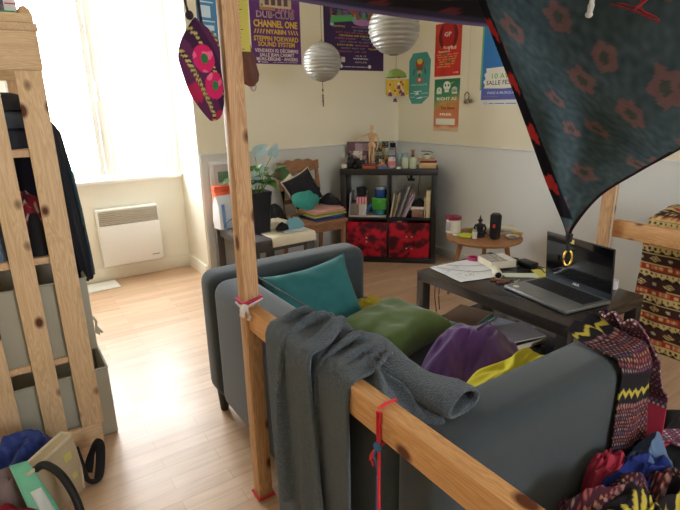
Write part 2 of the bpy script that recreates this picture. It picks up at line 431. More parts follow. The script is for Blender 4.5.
# ------------------------------------------------------------------ posters
def wall_back_mat(x, z, off=.0009): return Matrix(((1, 0, 0, x), (0, 0, -1, YB-off), (0, 1, 0, z), (0, 0, 0, 1)))
def wall_right_mat(y, z, off=.0009): return Matrix(((0, 0, -1, XR-off), (-1, 0, 0, y), (0, 1, 0, z), (0, 0, 0, 1)))
def poster(name, label, mat, w, h, colf, texts, shapes=(), outline=None, tilt=0., n=70, cat='poster'):
    """colf(u,v) in 0..1 from the lower left; texts: (string, u, v, size, width, colour index, bold)"""
    b = B(); ni = n; nj = max(2, int(n*h/w))
    if outline:
        b.prism([((u-.5)*w, v*h) for u, v in outline], -.0012, -.0002)
        for v in b.bm.verts: v[b.cl] = (*colf(v.co.x/w+.5, v.co.y/h), 1)
    else:
        b.sheet([[((i/ni-.5)*w, j/nj*h, 0) for i in range(ni+1)] for j in range(nj+1)], [[colf(i/ni, j/nj) for i in range(ni+1)] for j in range(nj+1)])
        b.bb(-w/2, w/2, 0, h, -.0015, -.0002)
        for v in b.bm.verts:
            if v[b.cl][3] == 0: v[b.cl] = (*colf(.01, .01), 1)
    pal = [MC('print_paper', .55, spec=.35)]
    cols = {}
    def mi(c):
        if c not in cols:
            cols[c] = len(pal); pal.append(M('ink_%d_%d_%d' % c, c, .6, .04, 20))
        return cols[c]
    for (s, u, v, size, wd, c, bold) in texts:
        b.text(s, size*h, Matrix.Translation(((u-.5)*w, v*h, .0008)), mi(c), bold*size*h, wd*w if wd else None)
    for (poly, c) in shapes:
        b.prism([((u-.5)*w, v*h) for u, v in poly], .0002, .0006+.0001*len(cols), mi(c))
    o = b.obj(name, pal, None, smooth=0, fixn=False)
    o.matrix_world = mat @ Matrix.Rotation(tilt, 4, 'Z')
    return tag(o, label, cat)
def ell(u, v, ru, rv, n=18, a0=0., a1=2*PI): return [(u+ru*math.cos(a0+(a1-a0)*k/n), v+rv*math.sin(a0+(a1-a0)*k/n)) for k in range(n)]
def rect(u0, v0, u1, v1): return [(u0, v0), (u1, v0), (u1, v1), (u0, v1)]
Yl, Wh, Pk = (226, 190, 62), (230, 222, 226), (214, 142, 168)
def c1(u, v):
    base = (98, 52, 122) if v < .72 else (108, 62, 130)
    k = 1+.08*nz(u*6, v*6)
    return lin([x*k for x in base])
sh = [(rect(.2, .66, .83, .98), (196, 178, 150)), (rect(.2, .63, .5, .665), (176, 128, 88))]
for k in range(4): sh += [(rect(.3+k*.125, .69, .38+k*.125, .77), (92, 70, 78)), (ell(.34+k*.125, .80, .035, .025), (120, 92, 84)), (rect(.27+k*.125, .668, .41+k*.125, .685), (210, 196, 170))]
sh += [(rect(.22+.01*k, .675+.012*(k % 2), .235+.012*k, .70), (88, 120, 88)) for k in range(3)]
for k in range(4): sh += [([(.06+k*.055, .358), (.08+k*.055, .358), (.11+k*.055, .41), (.09+k*.055, .41)], Yl), ([(.95-k*.055, .358), (.93-k*.055, .358), (.90-k*.055, .41), (.92-k*.055, .41)], Yl)]
poster('poster', 'purple concert poster with yellow lettering CHANNEL ONE beside the pine post', wall_back_mat(1.93, 1.605), .42, .595, c1, [
    ('DUB·CLUB', .5, .546, .10, .76, (240, 214, 224), .04), ('DUB·CLUB', .505, .549, .094, .74, (176, 64, 112), .01),
    ('SALLE', .72, .625, .05, .34, Pk, .01),
    ('CHANNEL ONE', .5, .437, .11, .88, Yl, .035), ('NYABIN', .5, .358, .075, .40, Yl, .03),
    ('STEPPIN FORWARD', .5, .273, .08, .90, Yl, .025), ('SOUND SYSTEM', .5, .21, .075, .74, Yl, .025),
    ('VENDREDI 02 DÉCEMBRE', .5, .140, .058, .88, Wh, .02), ('SALLE JEAN CARMET', .5, .090, .056, .70, Wh, .02), ('MÛRS-ÉRIGNÉ · ANGERS', .5, .040, .056, .84, Wh, .02),
    ('● ▬▬', .2, .015, .03, .2, Wh, 0), ('▬ ▬▬ ▬ ▬▬▬', .66, .015, .03, .5, (180, 170, 190), 0)], sh)
def c2(u, v):
    if v > .76 and .1 < u < .97:
        n = nz(u*7, v*9, 3)
        if n > .18: return lin((178, 74, 60))
        if n > .0: return lin((70, 120, 110))
        if n < -.25: return lin((120, 90, 150))
        return lin((66, 44, 88))
    return lin([x*(1+.1*nz(u*5, v*5)) for x in (58, 38, 84)])
tx = [('REGGAE FEST', .3, .79, .055, .34, (230, 240, 190), .02)]
rows = [(.665, [('DUB PISTOLS', .24, .2, Yl), ('SCRATCH BANDITS', .6, .3, (176, 110, 160)), ('LUMA', .92, .12, Yl)]), (.615, [('LIVE · SOUND · ART', .6, .25, (120, 150, 180))]), (.575, [('ROOTS · ECHO · BASS · JUNGLE · HARMONY', .52, .66, (176, 90, 110))]),
        (.53, [('THE SOUND AND DUBS & ROLLS', .55, .62, (226, 196, 90))]), (.485, [('STEREO & KANO', .35, .34, (190, 100, 120)), ('PALAVA', .72, .2, (110, 150, 150))]), (.435, [('UNITY · OPEN AIR · ALL NIGHT LONG', .55, .6, (130, 130, 180))]),
        (.385, [('ROOT SEVEN', .34, .26, Yl), ('ARENA SOUND', .62, .24, (196, 110, 110)), ('LIVE', .86, .12, (196, 110, 110))]), (.335, [('FREE ENTRY · MARKET · FOOD', .47, .4, (110, 140, 180)), ('TALIM', .8, .14, Yl)]), (.285, [('WORKSHOPS · CAMP · KIDS', .45, .5, (180, 90, 100))]),
        (.22, [('14 & 15', .6, .18, (190, 190, 210))]), (.175, [('WWW.FESTIVAL', .6, .26, Wh)]), (.12, [('INFOLINE', .6, .2, (190, 170, 200))]), (.05, [('▬ ▬▬ ▬ ▬▬▬ ▬', .5, .5, (190, 190, 200))])]
for v, ws in rows:
    for s, u, wd, c in ws: tx.append((s, u, v, .036, wd, c, .01))
poster('poster', 'dark purple festival poster behind the two silver paper lanterns', wall_back_mat(2.66, 1.57), .61, .50, c2, tx,
       [([(.1, .72), (.46, .77), (.46, .86), (.13, .82)], (88, 176, 106)), (ell(.63, .75, .16, .05), (178, 132, 196)), ([(.45, .76), (.5, .88), (.54, .77)], (120, 176, 150)), ([(.6, .8), (.66, .93), (.7, .8)], (80, 160, 130)), ([(.78, .8), (.84, .94), (.9, .82)], (200, 140, 60)), (ell(.13, .70, .03, .025), (160, 200, 220)), (rect(.27, .13, .33, .21), (200, 190, 190)), (ell(.27, .065, .018, .03), Wh), (ell(.75, .065, .025, .03), Wh)])
def cy(u, v): return lin([x*(1+.06*nz(u*6, v*3)) for x in (206, 178, 48)])
poster('paper_card', 'yellow paper card pinned in the corner beside the teal poster', Matrix.Translation((3.064, 3.652, 1.365)) @ Matrix.Rotation(R(-39), 4, 'Z') @ Matrix.Rotation(PI/2, 4, 'X'), .203, .135, cy, [], [], n=20, cat='card')
def ct(u, v): return lin([x*(1+.05*nz(u*5, v*5)) for x in (74, 158, 152)])
octo = [(.15, 0), (.62, 0), (.95, .14), (1, .84), (.82, 1), (.18, 1), (0, .86), (0, .14)]
poster('poster', 'teal poster with cut corners and a red and yellow figure', wall_right_mat(3.455, 1.29), .27, .415, ct,
       [('AFRO & ROOTS', .48, .36, .05, .74, (196, 226, 214), .0)],
       [([(.28, .84), (.72, .84), (.66, .70), (.34, .70)], (186, 70, 52)), (ell(.5, .83, .12, .055), (214, 196, 66)), (ell(.5, .70, .16, .05), (120, 86, 60)), (ell(.5, .61, .10, .05), (190, 176, 120)), ([(.44, .6), (.56, .6), (.52, .5), (.48, .5)], (60, 96, 88)), (ell(.5, .47, .17, .055), (196, 96, 78)), (ell(.5, .475, .07, .03), (226, 214, 190)),
        ([(.18, .62), (.28, .72), (.3, .68), (.24, .55)], (52, 118, 108)), ([(.82, .62), (.72, .72), (.7, .68), (.76, .55)], (52, 118, 108)), (rect(.08, .205, .42, .215), (214, 230, 224)), (rect(.6, .205, .92, .215), (214, 230, 224)), ([(.25, .23), (.62, .245), (.62, .26), (.25, .25)], (226, 236, 230)), ([(.3, .17), (.5, .19), (.44, .24), (.36, .22)], (226, 236, 230)), ([(.34, .11), (.6, .14), (.7, .125), (.5, .1)], (226, 236, 230)), (rect(.05, .13, .3, .138), (214, 230, 224)), (rect(.7, .13, .9, .138), (214, 230, 224))], outline=octo)
def cr(u, v):
    d = math.hypot((u-.5)*1.0, (v-.76)*1.25)
    if d < .24: return lin((184, 34, 36))
    if d < .36 and v > .56: return lin((112, 26, 34)) if abs(u-.5) > .2 else lin((168, 32, 36))
    c = (196, 66, 44) if v > .55 else (204, 52, 44)
    return lin([x*(1+.1*nz(u*4, v*6)) for x in c])
tx = [('Rock', .5, .52, .08, .34, (236, 220, 190), .01), ('& Roll', .66, .50, .09, .3, (240, 226, 200), .015), ('Session', .36, .455, .06, .44, (236, 214, 180), .01), ('GP', .48, .75, .11, .26, (214, 206, 196), .02)]
for k, s in enumerate(['DJ SET · LIVE SHOW · VINYL', 'ROOTS · SOUL · FUNK · SKA', 'BAR · DANCE · ALL NIGHT', 'GARDEN · CONCERT · SWING', 'STAGE · TERRACE · FIRE', 'OPEN FROM 20H']): tx.append((s, .48 if k < 5 else .36, .40-k*.045, .034, .8-.06*k if k < 5 else .5, (232, 190, 120), .005))
tx.append(('21 AVR', .82, .05, .04, .2, (240, 220, 200), .01))
poster('poster', 'red poster with a dark arch and white script, above the green and orange poster', wall_right_mat(3.13, 1.5), .29, .40, cr, tx, [(ell(.4, .42, .12, .02), (70, 110, 60)), (ell(.55, .28, .12, .02), (90, 120, 60))])
def cg(u, v):
    st = [(0, (222, 196, 170)), (.07, (226, 190, 150)), (.12, (214, 128, 92)), (.4, (212, 132, 84)), (.55, (190, 150, 84)), (.7, (70, 140, 96)), (1, (40, 116, 86))]
    v2 = v+.12*(u-.5)*-1*(1 if v > .4 else 0)+.04*nz(u*3, v*3)
    for (a, ca), (b_, cb) in zip(st, st[1:]):
        if v2 <= b_: 
            k = max(0, (v2-a)/(b_-a)); return lin([x+(y-x)*k for x, y in zip(ca, cb)])
    return lin(st[-1][1])
poster('poster', 'green to orange poster with white faces, directly below the red poster', wall_right_mat(3.125, 1.065), .285, .415, cg,
       [('RIGHT AS', .5, .60, .085, .78, (236, 240, 226), .02), ('11', .58, .51, .05, .1, (70, 40, 40), .01), ('The Show', .56, .43, .075, .56, (70, 30, 40), .01), ('FREE', .48, .31, .06, .46, (250, 240, 226), .03), ('SOUND · CLUB · STAGE', .48, .205, .03, .5, (40, 110, 100), .01), ('SAMEDI · 20H · BAR', .45, .165, .03, .6, (60, 130, 120), .01), ('· ▬ ▬▬ ·', .5, .03, .03, .5, (170, 150, 140), 0)],
       [(ell(.5, .87, .14, .085), (236, 240, 232)), (rect(.42, .75, .58, .82), (236, 240, 232)), (ell(.44, .88, .03, .025), (50, 110, 84)), (ell(.56, .88, .03, .025), (50, 110, 84)), (rect(.47, .80, .53, .81), (50, 110, 84)),
        (ell(.2, .80, .1, .05), (226, 236, 222)), (rect(.1, .72, .3, .79), (226, 236, 222)), (ell(.2, .79, .03, .02), (60, 120, 90)), (ell(.8, .80, .1, .05), (226, 236, 222)), (rect(.7, .72, .9, .79), (226, 236, 222)), (ell(.8, .79, .03, .02), (60, 120, 90)), ([(.62, .92), (.8, .95), (.66, .89)], (150, 190, 70)),
        (rect(.1, .13, .86, .25), (236, 240, 226))])
def cb(u, v):
    if v < .085: return lin((228, 228, 224))
    if u < .03: return lin((120, 190, 130)) if v > .2 else lin((230, 230, 226))
    st = [(0, (88, 92, 172)), (.2, (92, 104, 186)), (.38, (58, 122, 200)), (.8, (44, 128, 206)), (1, (52, 140, 190))]
    for (a, ca), (b_, c_) in zip(st, st[1:]):
        if v <= b_:
            k = (v-a)/(b_-a); return lin([x+(y-x)*k for x, y in zip(ca, c_)])
    return lin(st[-1][1])
brush = [(.09, .23), (.5, .22), (.95, .235), (.97, .47), (.6, .485), (.12, .475), (.135, .43), (.085, .40), (.12, .35), (.07, .31), (.11, .27)]
poster('poster', 'large blue poster with a white brush stroke, partly behind the hanging cloth', wall_right_mat(2.56, 1.262), .44, .57, cb,
       [('10', .30, .345, .09, .12, (120, 190, 60), .01), ('AVRIL', .6, .345, .09, .36, (120, 190, 60), .01), ('SALLE FESTIVE', .5, .27, .075, .72, (60, 60, 84), .01), ('PARIS & MUSIQUE', .45, .155, .045, .55, (196, 206, 240), .01), ('○ ▬ ▬▬ ▬▬ ▬', .5, .03, .035, .8, (90, 130, 180), 0)],
       [(brush, (236, 236, 230)), (rect(.05, .12, .4, .125), (150, 140, 200))])
# ================================================================== LOFT BED FRAME
pineV = wood('pine_upright', (216, 176, 134), (190, 146, 106), 2)
pineY = wood('pine_lengthwise', (226, 174, 118), (202, 148, 94), 1)
pineX = wood('pine_crosswise', (205, 158, 110), (178, 126, 82), 0)
t = thing('loft_bed_frame', 'pine loft bed frame of square posts and rails standing around the sofa', 'bed frame', (.575, 1.385, 0))
for n, x, y, s in (('post', .575, 1.385, .05), ('post', 2.56, 1.37, .056)):
    b = B(); b.bb(x-s/2, x+s/2, y-s/2, y+s/2, 0, 2.3, .004)
    b.obj(n, pineV, t, world=True)
b = B(); b.bb(.559, .60, -.9, 1.36, .64, .712, .003); b.obj('rail', pineY, t, world=True)
b = B(); b.bb(2.575, 2.615, -.9, 1.342, .62, .707, .003); b.obj('rail', pineY, t, world=True)
b = B(); b.bb(.60, 2.532, 1.36, 1.40, 2.2, 2.29, .003); b.obj('crossbeam', pineX, t, world=True)
# white cable down the far post
b = B(); b.tube(smooth_path([(2.545, 1.338, 2.1), (2.55, 1.337, 1.5), (2.548, 1.336, .95), (2.552, 1.336, .5), (2.549, 1.336, .1), (2.55, 1.30, .006), (2.7, 1.28, .006)]), .004, 6)
recenter(tag(b.obj('cable', M('white_cable', (226, 222, 212), .5)), 'white cable running down the far pine post beside the table', 'cable'))
# bits tied to the near post
pinkr = M('pink_ribbon', (196, 52, 96), .7); whiter = M('white_ribbon', (226, 222, 226), .8); redr = M('red_ribbon', (206, 40, 56), .7)
t = thing('tied_ribbon', 'pink and white ribbon knotted around the pine post above the rail', 'ribbon', (.575, 1.385, .70))
def loop(z, s, r, tilt=0.): return [(.575+s*a, 1.385+s*c, z+tilt*a) for a, c in ((-1, -1), (0, -1.03), (1, -1), (1.03, 0), (1, 1), (0, 1.03), (-1, 1), (-1.03, 0))]
b = B(); b.tube(loop(.735, .0295, .004, .006), .0055, 6, closed=True); b.obj('pink_band', pinkr, t, world=True)
b = B(); b.tube(loop(.727, .030, .004, .01), .005, 6, closed=True)
b.tube(smooth_path([(.547, 1.354, .728), (.535, 1.342, .717), (.53, 1.34, .70)]), [.008, .012, .009]+[.01]*10, 8, flat=.6)
b.tube(smooth_path([(.549, 1.352, .728), (.548, 1.340, .716), (.552, 1.335, .695), (.546, 1.333, .685)]), .006, 8, flat=.6)
b.obj('white_knot', whiter, t, world=True)
b = B(); b.tube([(.575+.0285*a, 1.385+.0285*c, .007+.004*nz(a, c)) for a, c in ((-1, -1), (0, -1.02), (1, -1), (1.02, 0), (1, 1), (0, 1.02), (-1, 1), (-1.02, 0))], .004, 6, closed=True)
recenter(tag(b.obj('red_ribbon', redr), 'red ribbon wrapped around the foot of the near pine post', 'ribbon'))
# red and blue strings on the rail
t = thing('tied_string', 'red and blue string knotted over the pine rail beside the grey towel', 'string', (.58, .70, .1))
b = B()
b.tube([(.555, .712, .705), (.553, .71, .66), (.554, .708, .625)], .0032, 6); b.tube([(.556, .704, .708), (.555, .704, .66), (.554, .704, .622)], .0032, 6)
b.tube([(.556, .708, .715), (.58, .71, .717), (.603, .712, .715), (.607, .71, .68), (.604, .71, .633), (.58, .708, .628), (.556, .706, .624)], .0032, 6)
b.tube(smooth_path([(.553, .703, .628), (.55, .70, .5), (.552, .698, .3), (.55, .69, .12)]), .0036, 6)
b.tube(smooth_path([(.554, .708, .622), (.548, .722, .60), (.549, .728, .58)]), .003, 6); b.tube(smooth_path([(.552, .71, .62), (.546, .718, .595), (.547, .715, .575)]), .003, 6)
b.obj('red_string', M('red_string', (222, 50, 66), .7), t, world=True)
b = B(); b.ball((.551, .706, .625), (.016, .022, .022)); b.tube(smooth_path([(.552, .708, .628), (.548, .713, .6), (.55, .706, .57), (.549, .706, .45), (.551, .704, .2)]), .0026, 6)
b.obj('blue_string', M('blue_string', (70, 112, 164), .8), t, world=True)

# ================================================================== SOFA
sofa_m = M('sofa_fabric', (60, 69, 75), .92, .10, 30, bump=.12, bscale=500, spec=.15, sheen=.25)
sofa_d = M('sofa_piping', (66, 76, 80), .9, .08, 30)
t = thing('sofa', 'blue grey fabric two seat sofa with rounded arms in the middle of the room', 'sofa', (1.02, 1.3, 0))
b = B(); b.bb(.615, 1.38, 1.845, 2.02, .10, .66, .055, seg=5); b.obj('arm', sofa_m, t, world=True)
b = B(); b.bb(.615, 1.38, .575, .745, .10, .66, .055, seg=5); b.obj('arm', sofa_m, t, world=True)
b = B(); b.bb(.613, .78, .735, 1.855, .10, .655, .055, seg=5); b.obj('backrest', sofa_m, t, world=True)
b = B(); b.bb(.70, 1.35, .74, 1.85, .12, .26, .01); b.obj('base', sofa_m, t, world=True)
b = B(); b.bb(.74, 1.39, .742, 1.848, .25, .43, .05, seg=4); b.obj('seat_cushion', sofa_m, t, world=True)
b = B()
b.tube([(.782, .80, .652), (.782, 1.3, .653), (.782, 1.80, .652)], .004, 6); b.obj('piping', sofa_d, t, world=True)
legm = M('dark_leg', (44, 40, 38), .4)
for x, y in ((.66, .63), (.66, 1.96), (1.33, .63), (1.33, 1.96)):
    b = B(); b.cyl((x, y, 0), (x, y, .105), .018, .026, 14); b.obj('leg', legm, t, world=True)
# cushions
teal = M('teal_cotton', (40, 108, 112), .85, .07, 14, bump=.08, bscale=300, sheen=.1); green = M('green_velvet', (76, 98, 42), .8, .1, 14, bump=.06, bscale=200, sheen=.3)
def place(o, loc, rot):
    o.matrix_world = Matrix.Translation(loc) @ Euler(rot).to_matrix().to_4x4(); return o
o = cushion(.38, .37, .13, 1, amp=.016).obj('cushion', teal)
tag(place(o, (.985, 1.66, .515), (R(56), R(-8), R(-10))), 'teal cushion leaning in the far corner of the sofa', 'cushion')
o = cushion(.37, .32, .13, 4, amp=.012).obj('cushion', green)
tag(place(o, (1.135, 1.37, .482), (R(2), R(-3), R(12))), 'olive green cushion lying flat on the sofa seat', 'cushion')
yel = M('yellow_cloth', (176, 160, 44), .9, .1, 20, bump=.1, bscale=200)
o = heap('yellow_cloth', yel, (1.26, 1.68, .432), .10, .07, .05, 3, .4, folds=3, amp=.5); tag(o, 'small mustard yellow cloth on the seat between the teal and green cushions', 'cloth')
# the purple throw
purple = M('purple_fleece', (86, 50, 108), .95, .1, 10, bump=.25, bscale=260, sheen=.3)
o = heap('purple_throw', purple, (1.20, 1.03, .43), .235, .155, .165, 14, R(20), folds=2.3, amp=.45, n=60, stretch=(.9, 1.5), profile=2.6, lobes=.16, soft=.05, f2w=.16)
tag(o, 'crumpled purple fleece blanket heaped on the sofa seat', 'blanket')
lime = M('lime_cloth', (206, 196, 52), .9, .08, 16, bump=.12, bscale=220)
o = heap('yellow_cloth', lime, (1.15, .835, .43), .25, .075, .15, 8, R(4), folds=2.0, amp=.25, n=44, profile=4, soft=.1); tag(o, 'bright yellow cloth tucked between the purple blanket and sofa arm', 'cloth')
o = recenter(B().box((.765, 1.03, .664), (.045, .02, .006), .002, rot=(0, .1, .5)).obj('paper_scrap', M('scrap', (214, 206, 190), .8)))
tag(o, 'small cream paper scrap on the sofa back above the green cushion', 'paper')

# ------------------------------------------------------------------ grey towelling robe on the rail
robe_m = M('grey_towelling', (88, 100, 112), 1., .5, 110, bump=1., bscale=300, spec=.05, sheen=.3)
solids = [((.613, .735, .1), (.78, 1.855, .655)), ((.559, -.9, .0), (.60, 1.36, .712)), ((.6, -.9, 0), (.62, 1.36, .655)), ((.613, .575, .1), (1.43, .745, .66)), ((.74, .74, .2), (1.44, 1.85, .43))]
t = thing('towelling_robe', 'dark grey towelling robe thrown over the pine rail and sofa back', 'robe', (.6, 1.0, .2))
nu, nv = 46, 42      # u across the folds, v down the length
P0 = np.zeros((nv, nu, 3)); W, Ln = .56, .80
for j in range(nv):
    for i in range(nu):
        a = i/(nu-1); v = j/(nv-1)
        x = .715-v*Ln
        P0[j, i] = (x, 1.135-a*(.285-.05*v)-.03*v+.012*nz(a*4, v*4, 3), .722+min(1, .25+v*4)*.024*(1+math.sin(a*PI*8+v*2.0+1.2*math.sin(v*4)))+.010*nz(a*6, v*5))
P = drape(P0, W/(nu-1), Ln/(nv-1), solids, steps=210, th=.009, it=12, pin=[j*nu+i for j in (0, 1) for i in range(nu)])
cloth_obj('panel', P, robe_m, t, .008, k=2, world=True)
nu, nv = 26, 34; W, Ln = .30, .56; P0 = np.zeros((nv, nu, 3))
for j in range(nv):
    for i in range(nu):
        a = i/(nu-1); v = j/(nv-1); xx = .66-v*Ln; yy = 1.12-a*.15
        ca, sa = math.cos(.32), math.sin(.32); dx, dy = xx-.58, yy-1.05
        P0[j, i] = (.58+dx*ca-dy*sa, 1.05+dx*sa+dy*ca, .765+min(1, .3+v*4)*.018*(1+math.sin(a*PI*5+v*3)))
P = drape(P0, W/(nu-1), Ln/(nv-1), solids, steps=170, th=.034, it=12, pin=[j*nu+i for j in (0, 1) for i in range(nu)])
cloth_obj('front_panel', P, robe_m, t, .008, k=2, world=True)
# the sleeve lying along the sofa back
b = B(); pts = smooth_path([(.72, 1.02, .69), (.715, .93, .70), (.71, .84, .695), (.715, .76, .69), (.725, .69, .692), (.735, .645, .69)], 5)
n = 22; rows = []
for q, p in enumerate(pts):
    f = q/(len(pts)-1); rr = .040+.006*math.sin(f*9)
    d = (pts[min(q+1, len(pts)-1)]-pts[max(q-1, 0)]).normalized(); sd = d.cross(Vector((0, 0, 1))).normalized()
    row = []
    for k in range(n):
        a = 2*PI*k/n; w_ = 1+.18*nz(math.cos(a)*2+f*7, math.sin(a)*2, f*6)
        row.append(p+sd*math.cos(a)*rr*1.25*w_+Vector((0, 0, 1))*math.sin(a)*rr*.62*w_*(1 if math.sin(a) > 0 else .8))
    rows.append(row)
b.sheet(rows, wrap=True)
sleeve = o = b.obj('sleeve', robe_m, t, world=True, smooth=180); solid(o, .007); subd(o, 1)
b = B(); rows = []
for q in range(2):
    p = pts[-1]-Vector((0, .0, 0)) if q else pts[-4]; rows.append([p+Vector((math.cos(2*PI*k/n)*.052, 0, math.sin(2*PI*k/n)*.027)) for k in range(n)])
b.sheet(rows, wrap=True); o = b.obj('cuff', robe_m, sleeve, world=True, smooth=180); solid(o, .01); subd(o, 1)
b = B(); b.box((.553, 1.075, .60), (.006, .075, .035), .002, rot=(.5, 0, 0)); b.obj('hanging_tab', robe_m, t, world=True)
# another fold bunched on the rail top
o = heap('bunched_fold', robe_m, (.665, .90, .655), .085, .25, .075, 12, R(-6), folds=2.6, amp=.5, parent=t, n=44, world=True, stretch=(2.2, 1), soft=.08)
# ================================================================== CUBE SHELF ACROSS THE CORNER
SX, SY, SA = 2.326, 3.489, -.758
blk = M('black_brown_laminate', (40, 36, 35), .42, .1, 8, stretch=(1, 1, 6))
shelf = thing('cube_shelf', 'black four compartment cube shelf standing across the corner', 'shelf', (SX, SY, 0), SA)
D_ = .33
b = B(); b.bb(0, .79, 0, D_, .74, .79, .002); b.obj('top', blk, shelf)
b = B(); b.bb(0, .79, 0, D_, 0, .045, .002); b.obj('bottom', blk, shelf)
for x in (0, .745):
    b = B(); b.bb(x, x+.045, 0, D_, .045, .74, .002); b.obj('side', blk, shelf)
b = B(); b.bb(.388, .402, .004, D_, .385, .74, .001); b.bb(.388, .402, .004, D_, .045, .37, .001); b.obj('divider', blk, shelf)
b = B(); b.bb(.045, .745, .004, D_, .37, .386, .001); b.obj('middle_shelf', blk, shelf)
def on(x, s, z): return tuple(TM['cube_shelf'] @ Vector((x, s, z)))
def st(name, label, cat, x, s, z, rot=0., group=None): return thing(name, label, cat, on(x, s, z), SA+rot, group)
# red fabric bins
redf = M('red_box_fabric', (160, 20, 42), .5, .62, 7, bump=.2, bscale=30, spec=.3, sheen=.2); redd = M('red_box_inside', (90, 14, 26), .8); eye = M('eyelet', (226, 216, 206), .35, metal=.4)
for q, x in enumerate((.049, .405)):
    w_ = .335
    tt = st('fabric_bin', ['red fabric bin half hidden behind the sofa, bottom left of the cube shelf', 'red fabric bin with four bright eyelets, bottom right of the cube shelf'][q], 'storage box', x+w_/2, .006, .047, 0, 'red fabric bins in the cube shelf')
    b = B(); h = .30; nI, nJ = 30, 26
    G = [[(-w_/2+w_*i/nI, .004-.012*ridge(i*.19+q*5, j*.17, q)*(math.sin(PI*i/nI)*math.sin(PI*j/nJ)), h*j/nJ) for i in range(nI+1)] for j in range(nJ+1)]
    def rc(i, j):
        v = nz(i*.13+q*7, j*.15, 4)+.5*nz(i*.3, j*.34+q*3, 9)+.25*(ridge(i*.2+j*.1, j*.12, q)-.5)
        k = min(1, max(0, (v+.28)/.5)); k = k*k*(3-2*k)
        return lin([x+(y-x)*k for x, y in zip((78, 16, 30), (196, 20, 48))])
    b.sheet(G, [[rc(i, j) for i in range(nI+1)] for j in range(nJ+1)]); q0 = len(b.bm.verts)
    b.bb(-w_/2, -w_/2+.004, .004, .30, 0, h); b.bb(w_/2-.004, w_/2, .004, .30, 0, h); b.bb(-w_/2, w_/2, .296, .30, 0, h); b.bb(-w_/2, w_/2, .004, .30, 0, .004)
    for v in list(b.bm.verts)[q0:]: v[b.cl] = (*lin((120, 18, 36)), 1)
    bod = b.obj('body', MC('red_bin_fabric', .45, sheen=.1, bump=.1, spec=.35), tt, fixn=False)
    for dx, dz in ((-.02, .185), (.022, .185), (-.02, .085), (.022, .085)) if q else ((-.0, .17), (.0, .135)):
        e = B(); e.lathe([(.0035, -.001), (.0065, -.001), (.007, .001), (.0035, .002)], (dx, -.012, dz), 12, rot=(PI/2, 0, 0)); e.lathe([(0, 0), (.0035, 0)], (dx, -.0115, dz), 10, rot=(PI/2, 0, 0)); e.obj('eyelet', eye, bod)
tt = st('flat_packet', 'flat blue and orange packet lying on the right red fabric bin', 'packet', .49, .05, .3485)
b = B(); b.bb(-.07, .07, -.03, .10, 0, .014, .003); b.obj('wrapper', M('blue_packet', (52, 66, 126), .4), tt); b = B(); b.bb(-.02, .02, -.031, -.029, .001, .013); b.obj('badge', M('orange_badge', (206, 140, 80), .5), tt)
# --- upper left compartment
def boxed(name, label, cat, x, s, z, w, d, h, m, rot=0., bev=.003, group=None):
    tt = st(name, label, cat, x, s, z, rot, group); b = B(); b.bb(-w/2, w/2, 0, d, 0, h, bev); b.obj('body', m, tt); return tt
def solo(b, name, m, label, cat, x, s, z, rot=0., group=None, rx=0.):
    o = b.obj(name, m); o.matrix_world = Matrix.Translation(on(x, s, z)) @ Matrix.Rotation(SA+rot, 4, 'Z') @ Matrix.Rotation(rx, 4, 'Y'); return tag(o, label, cat, group)
SH = .3875
pb = M('pale_board', (206, 196, 178), .7); solo(B().bb(-.15, .16, 0, .2, 0, .008, .001), 'paper_stack', pb, 'pale papers lying flat under the tubs in the upper left compartment', 'papers', .215, .02, SH)
z0 = SH+.0085
solo(B().bb(-.035, .035, 0, .17, 0, .10, .003), 'card_box', M('taupe_card', (140, 126, 116), .8), 'taupe card box at the left end of the upper left compartment', 'box', .105, .05, z0)
solo(B().bb(-.033, .033, 0, .12, 0, .095, .003), 'card_box', M('white_card', (204, 198, 188), .7), 'white card box below the pink striped gift box', 'box', .178, .04, z0)
tt = st('striped_box', 'small pink and white striped box under the black mug', 'box', .172, .04, z0+.096, .15)
b = B(); b.bb(-.045, .045, 0, .09, 0, .062, .003); b.obj('body', M('pink_card', (206, 96, 110), .6), tt)
b = B()
for k in range(4): b.bb(-.04+k*.023, -.03+k*.023, -.001, .0, .002, .06)
b.obj('stripes', M('pale_stripe', (218, 190, 190), .6), tt)
tt = st('mug', 'black mug standing on the pink striped box', 'mug', .165, .085, z0+.1585)
b = B(); b.lathe([(0, 0), (.036, 0), (.04, .006), (.042, .075), (.038, .075), (.036, .008), (0, .006)], n=24); b.obj('body', M('black_glaze', (34, 36, 42), .3), tt)
b = B(); b.tube([(.04, 0, .06), (.058, 0, .055), (.062, 0, .038), (.054, 0, .022), (.04, 0, .018)], .0045, 8); b.obj('handle', MATS['black_glaze'], tt)
solo(B().tube(smooth_path([(-.03, 0, .0), (0, .005, .05), (.02, .0, .075), (.04, .01, .03), (.05, .0, .0)], 5), .012, 8), 'blue_cable', M('blue_cable', (40, 92, 150), .5), 'coiled blue cable between the card box and the green tub', 'cable', .235, .05, z0+.0125)
tt = st('plastic_tub', 'turquoise plastic tub at the bottom of the tub stack', 'tub', .325, .04, z0)
b = B(); b.lathe([(0, 0), (.058, 0), (.066, .05), (.064, .05), (.056, .003), (0, .003)], (0, .07, 0), 24, sx=.95); b.obj('body', M('turquoise_plastic', (70, 140, 146), .35), tt)
tt = st('plastic_box', 'bright green plastic box in the middle of the tub stack', 'box', .322, .03, z0+.051)
b = B(); b.bb(-.062, .062, 0, .13, 0, .082, .008); b.obj('body', M('green_plastic', (66, 150, 56), .35), tt)
b = B(); b.bb(-.067, .067, -.005, .135, .082, .098, .005); b.obj('lid', M('green_lid', (84, 170, 66), .35), tt)
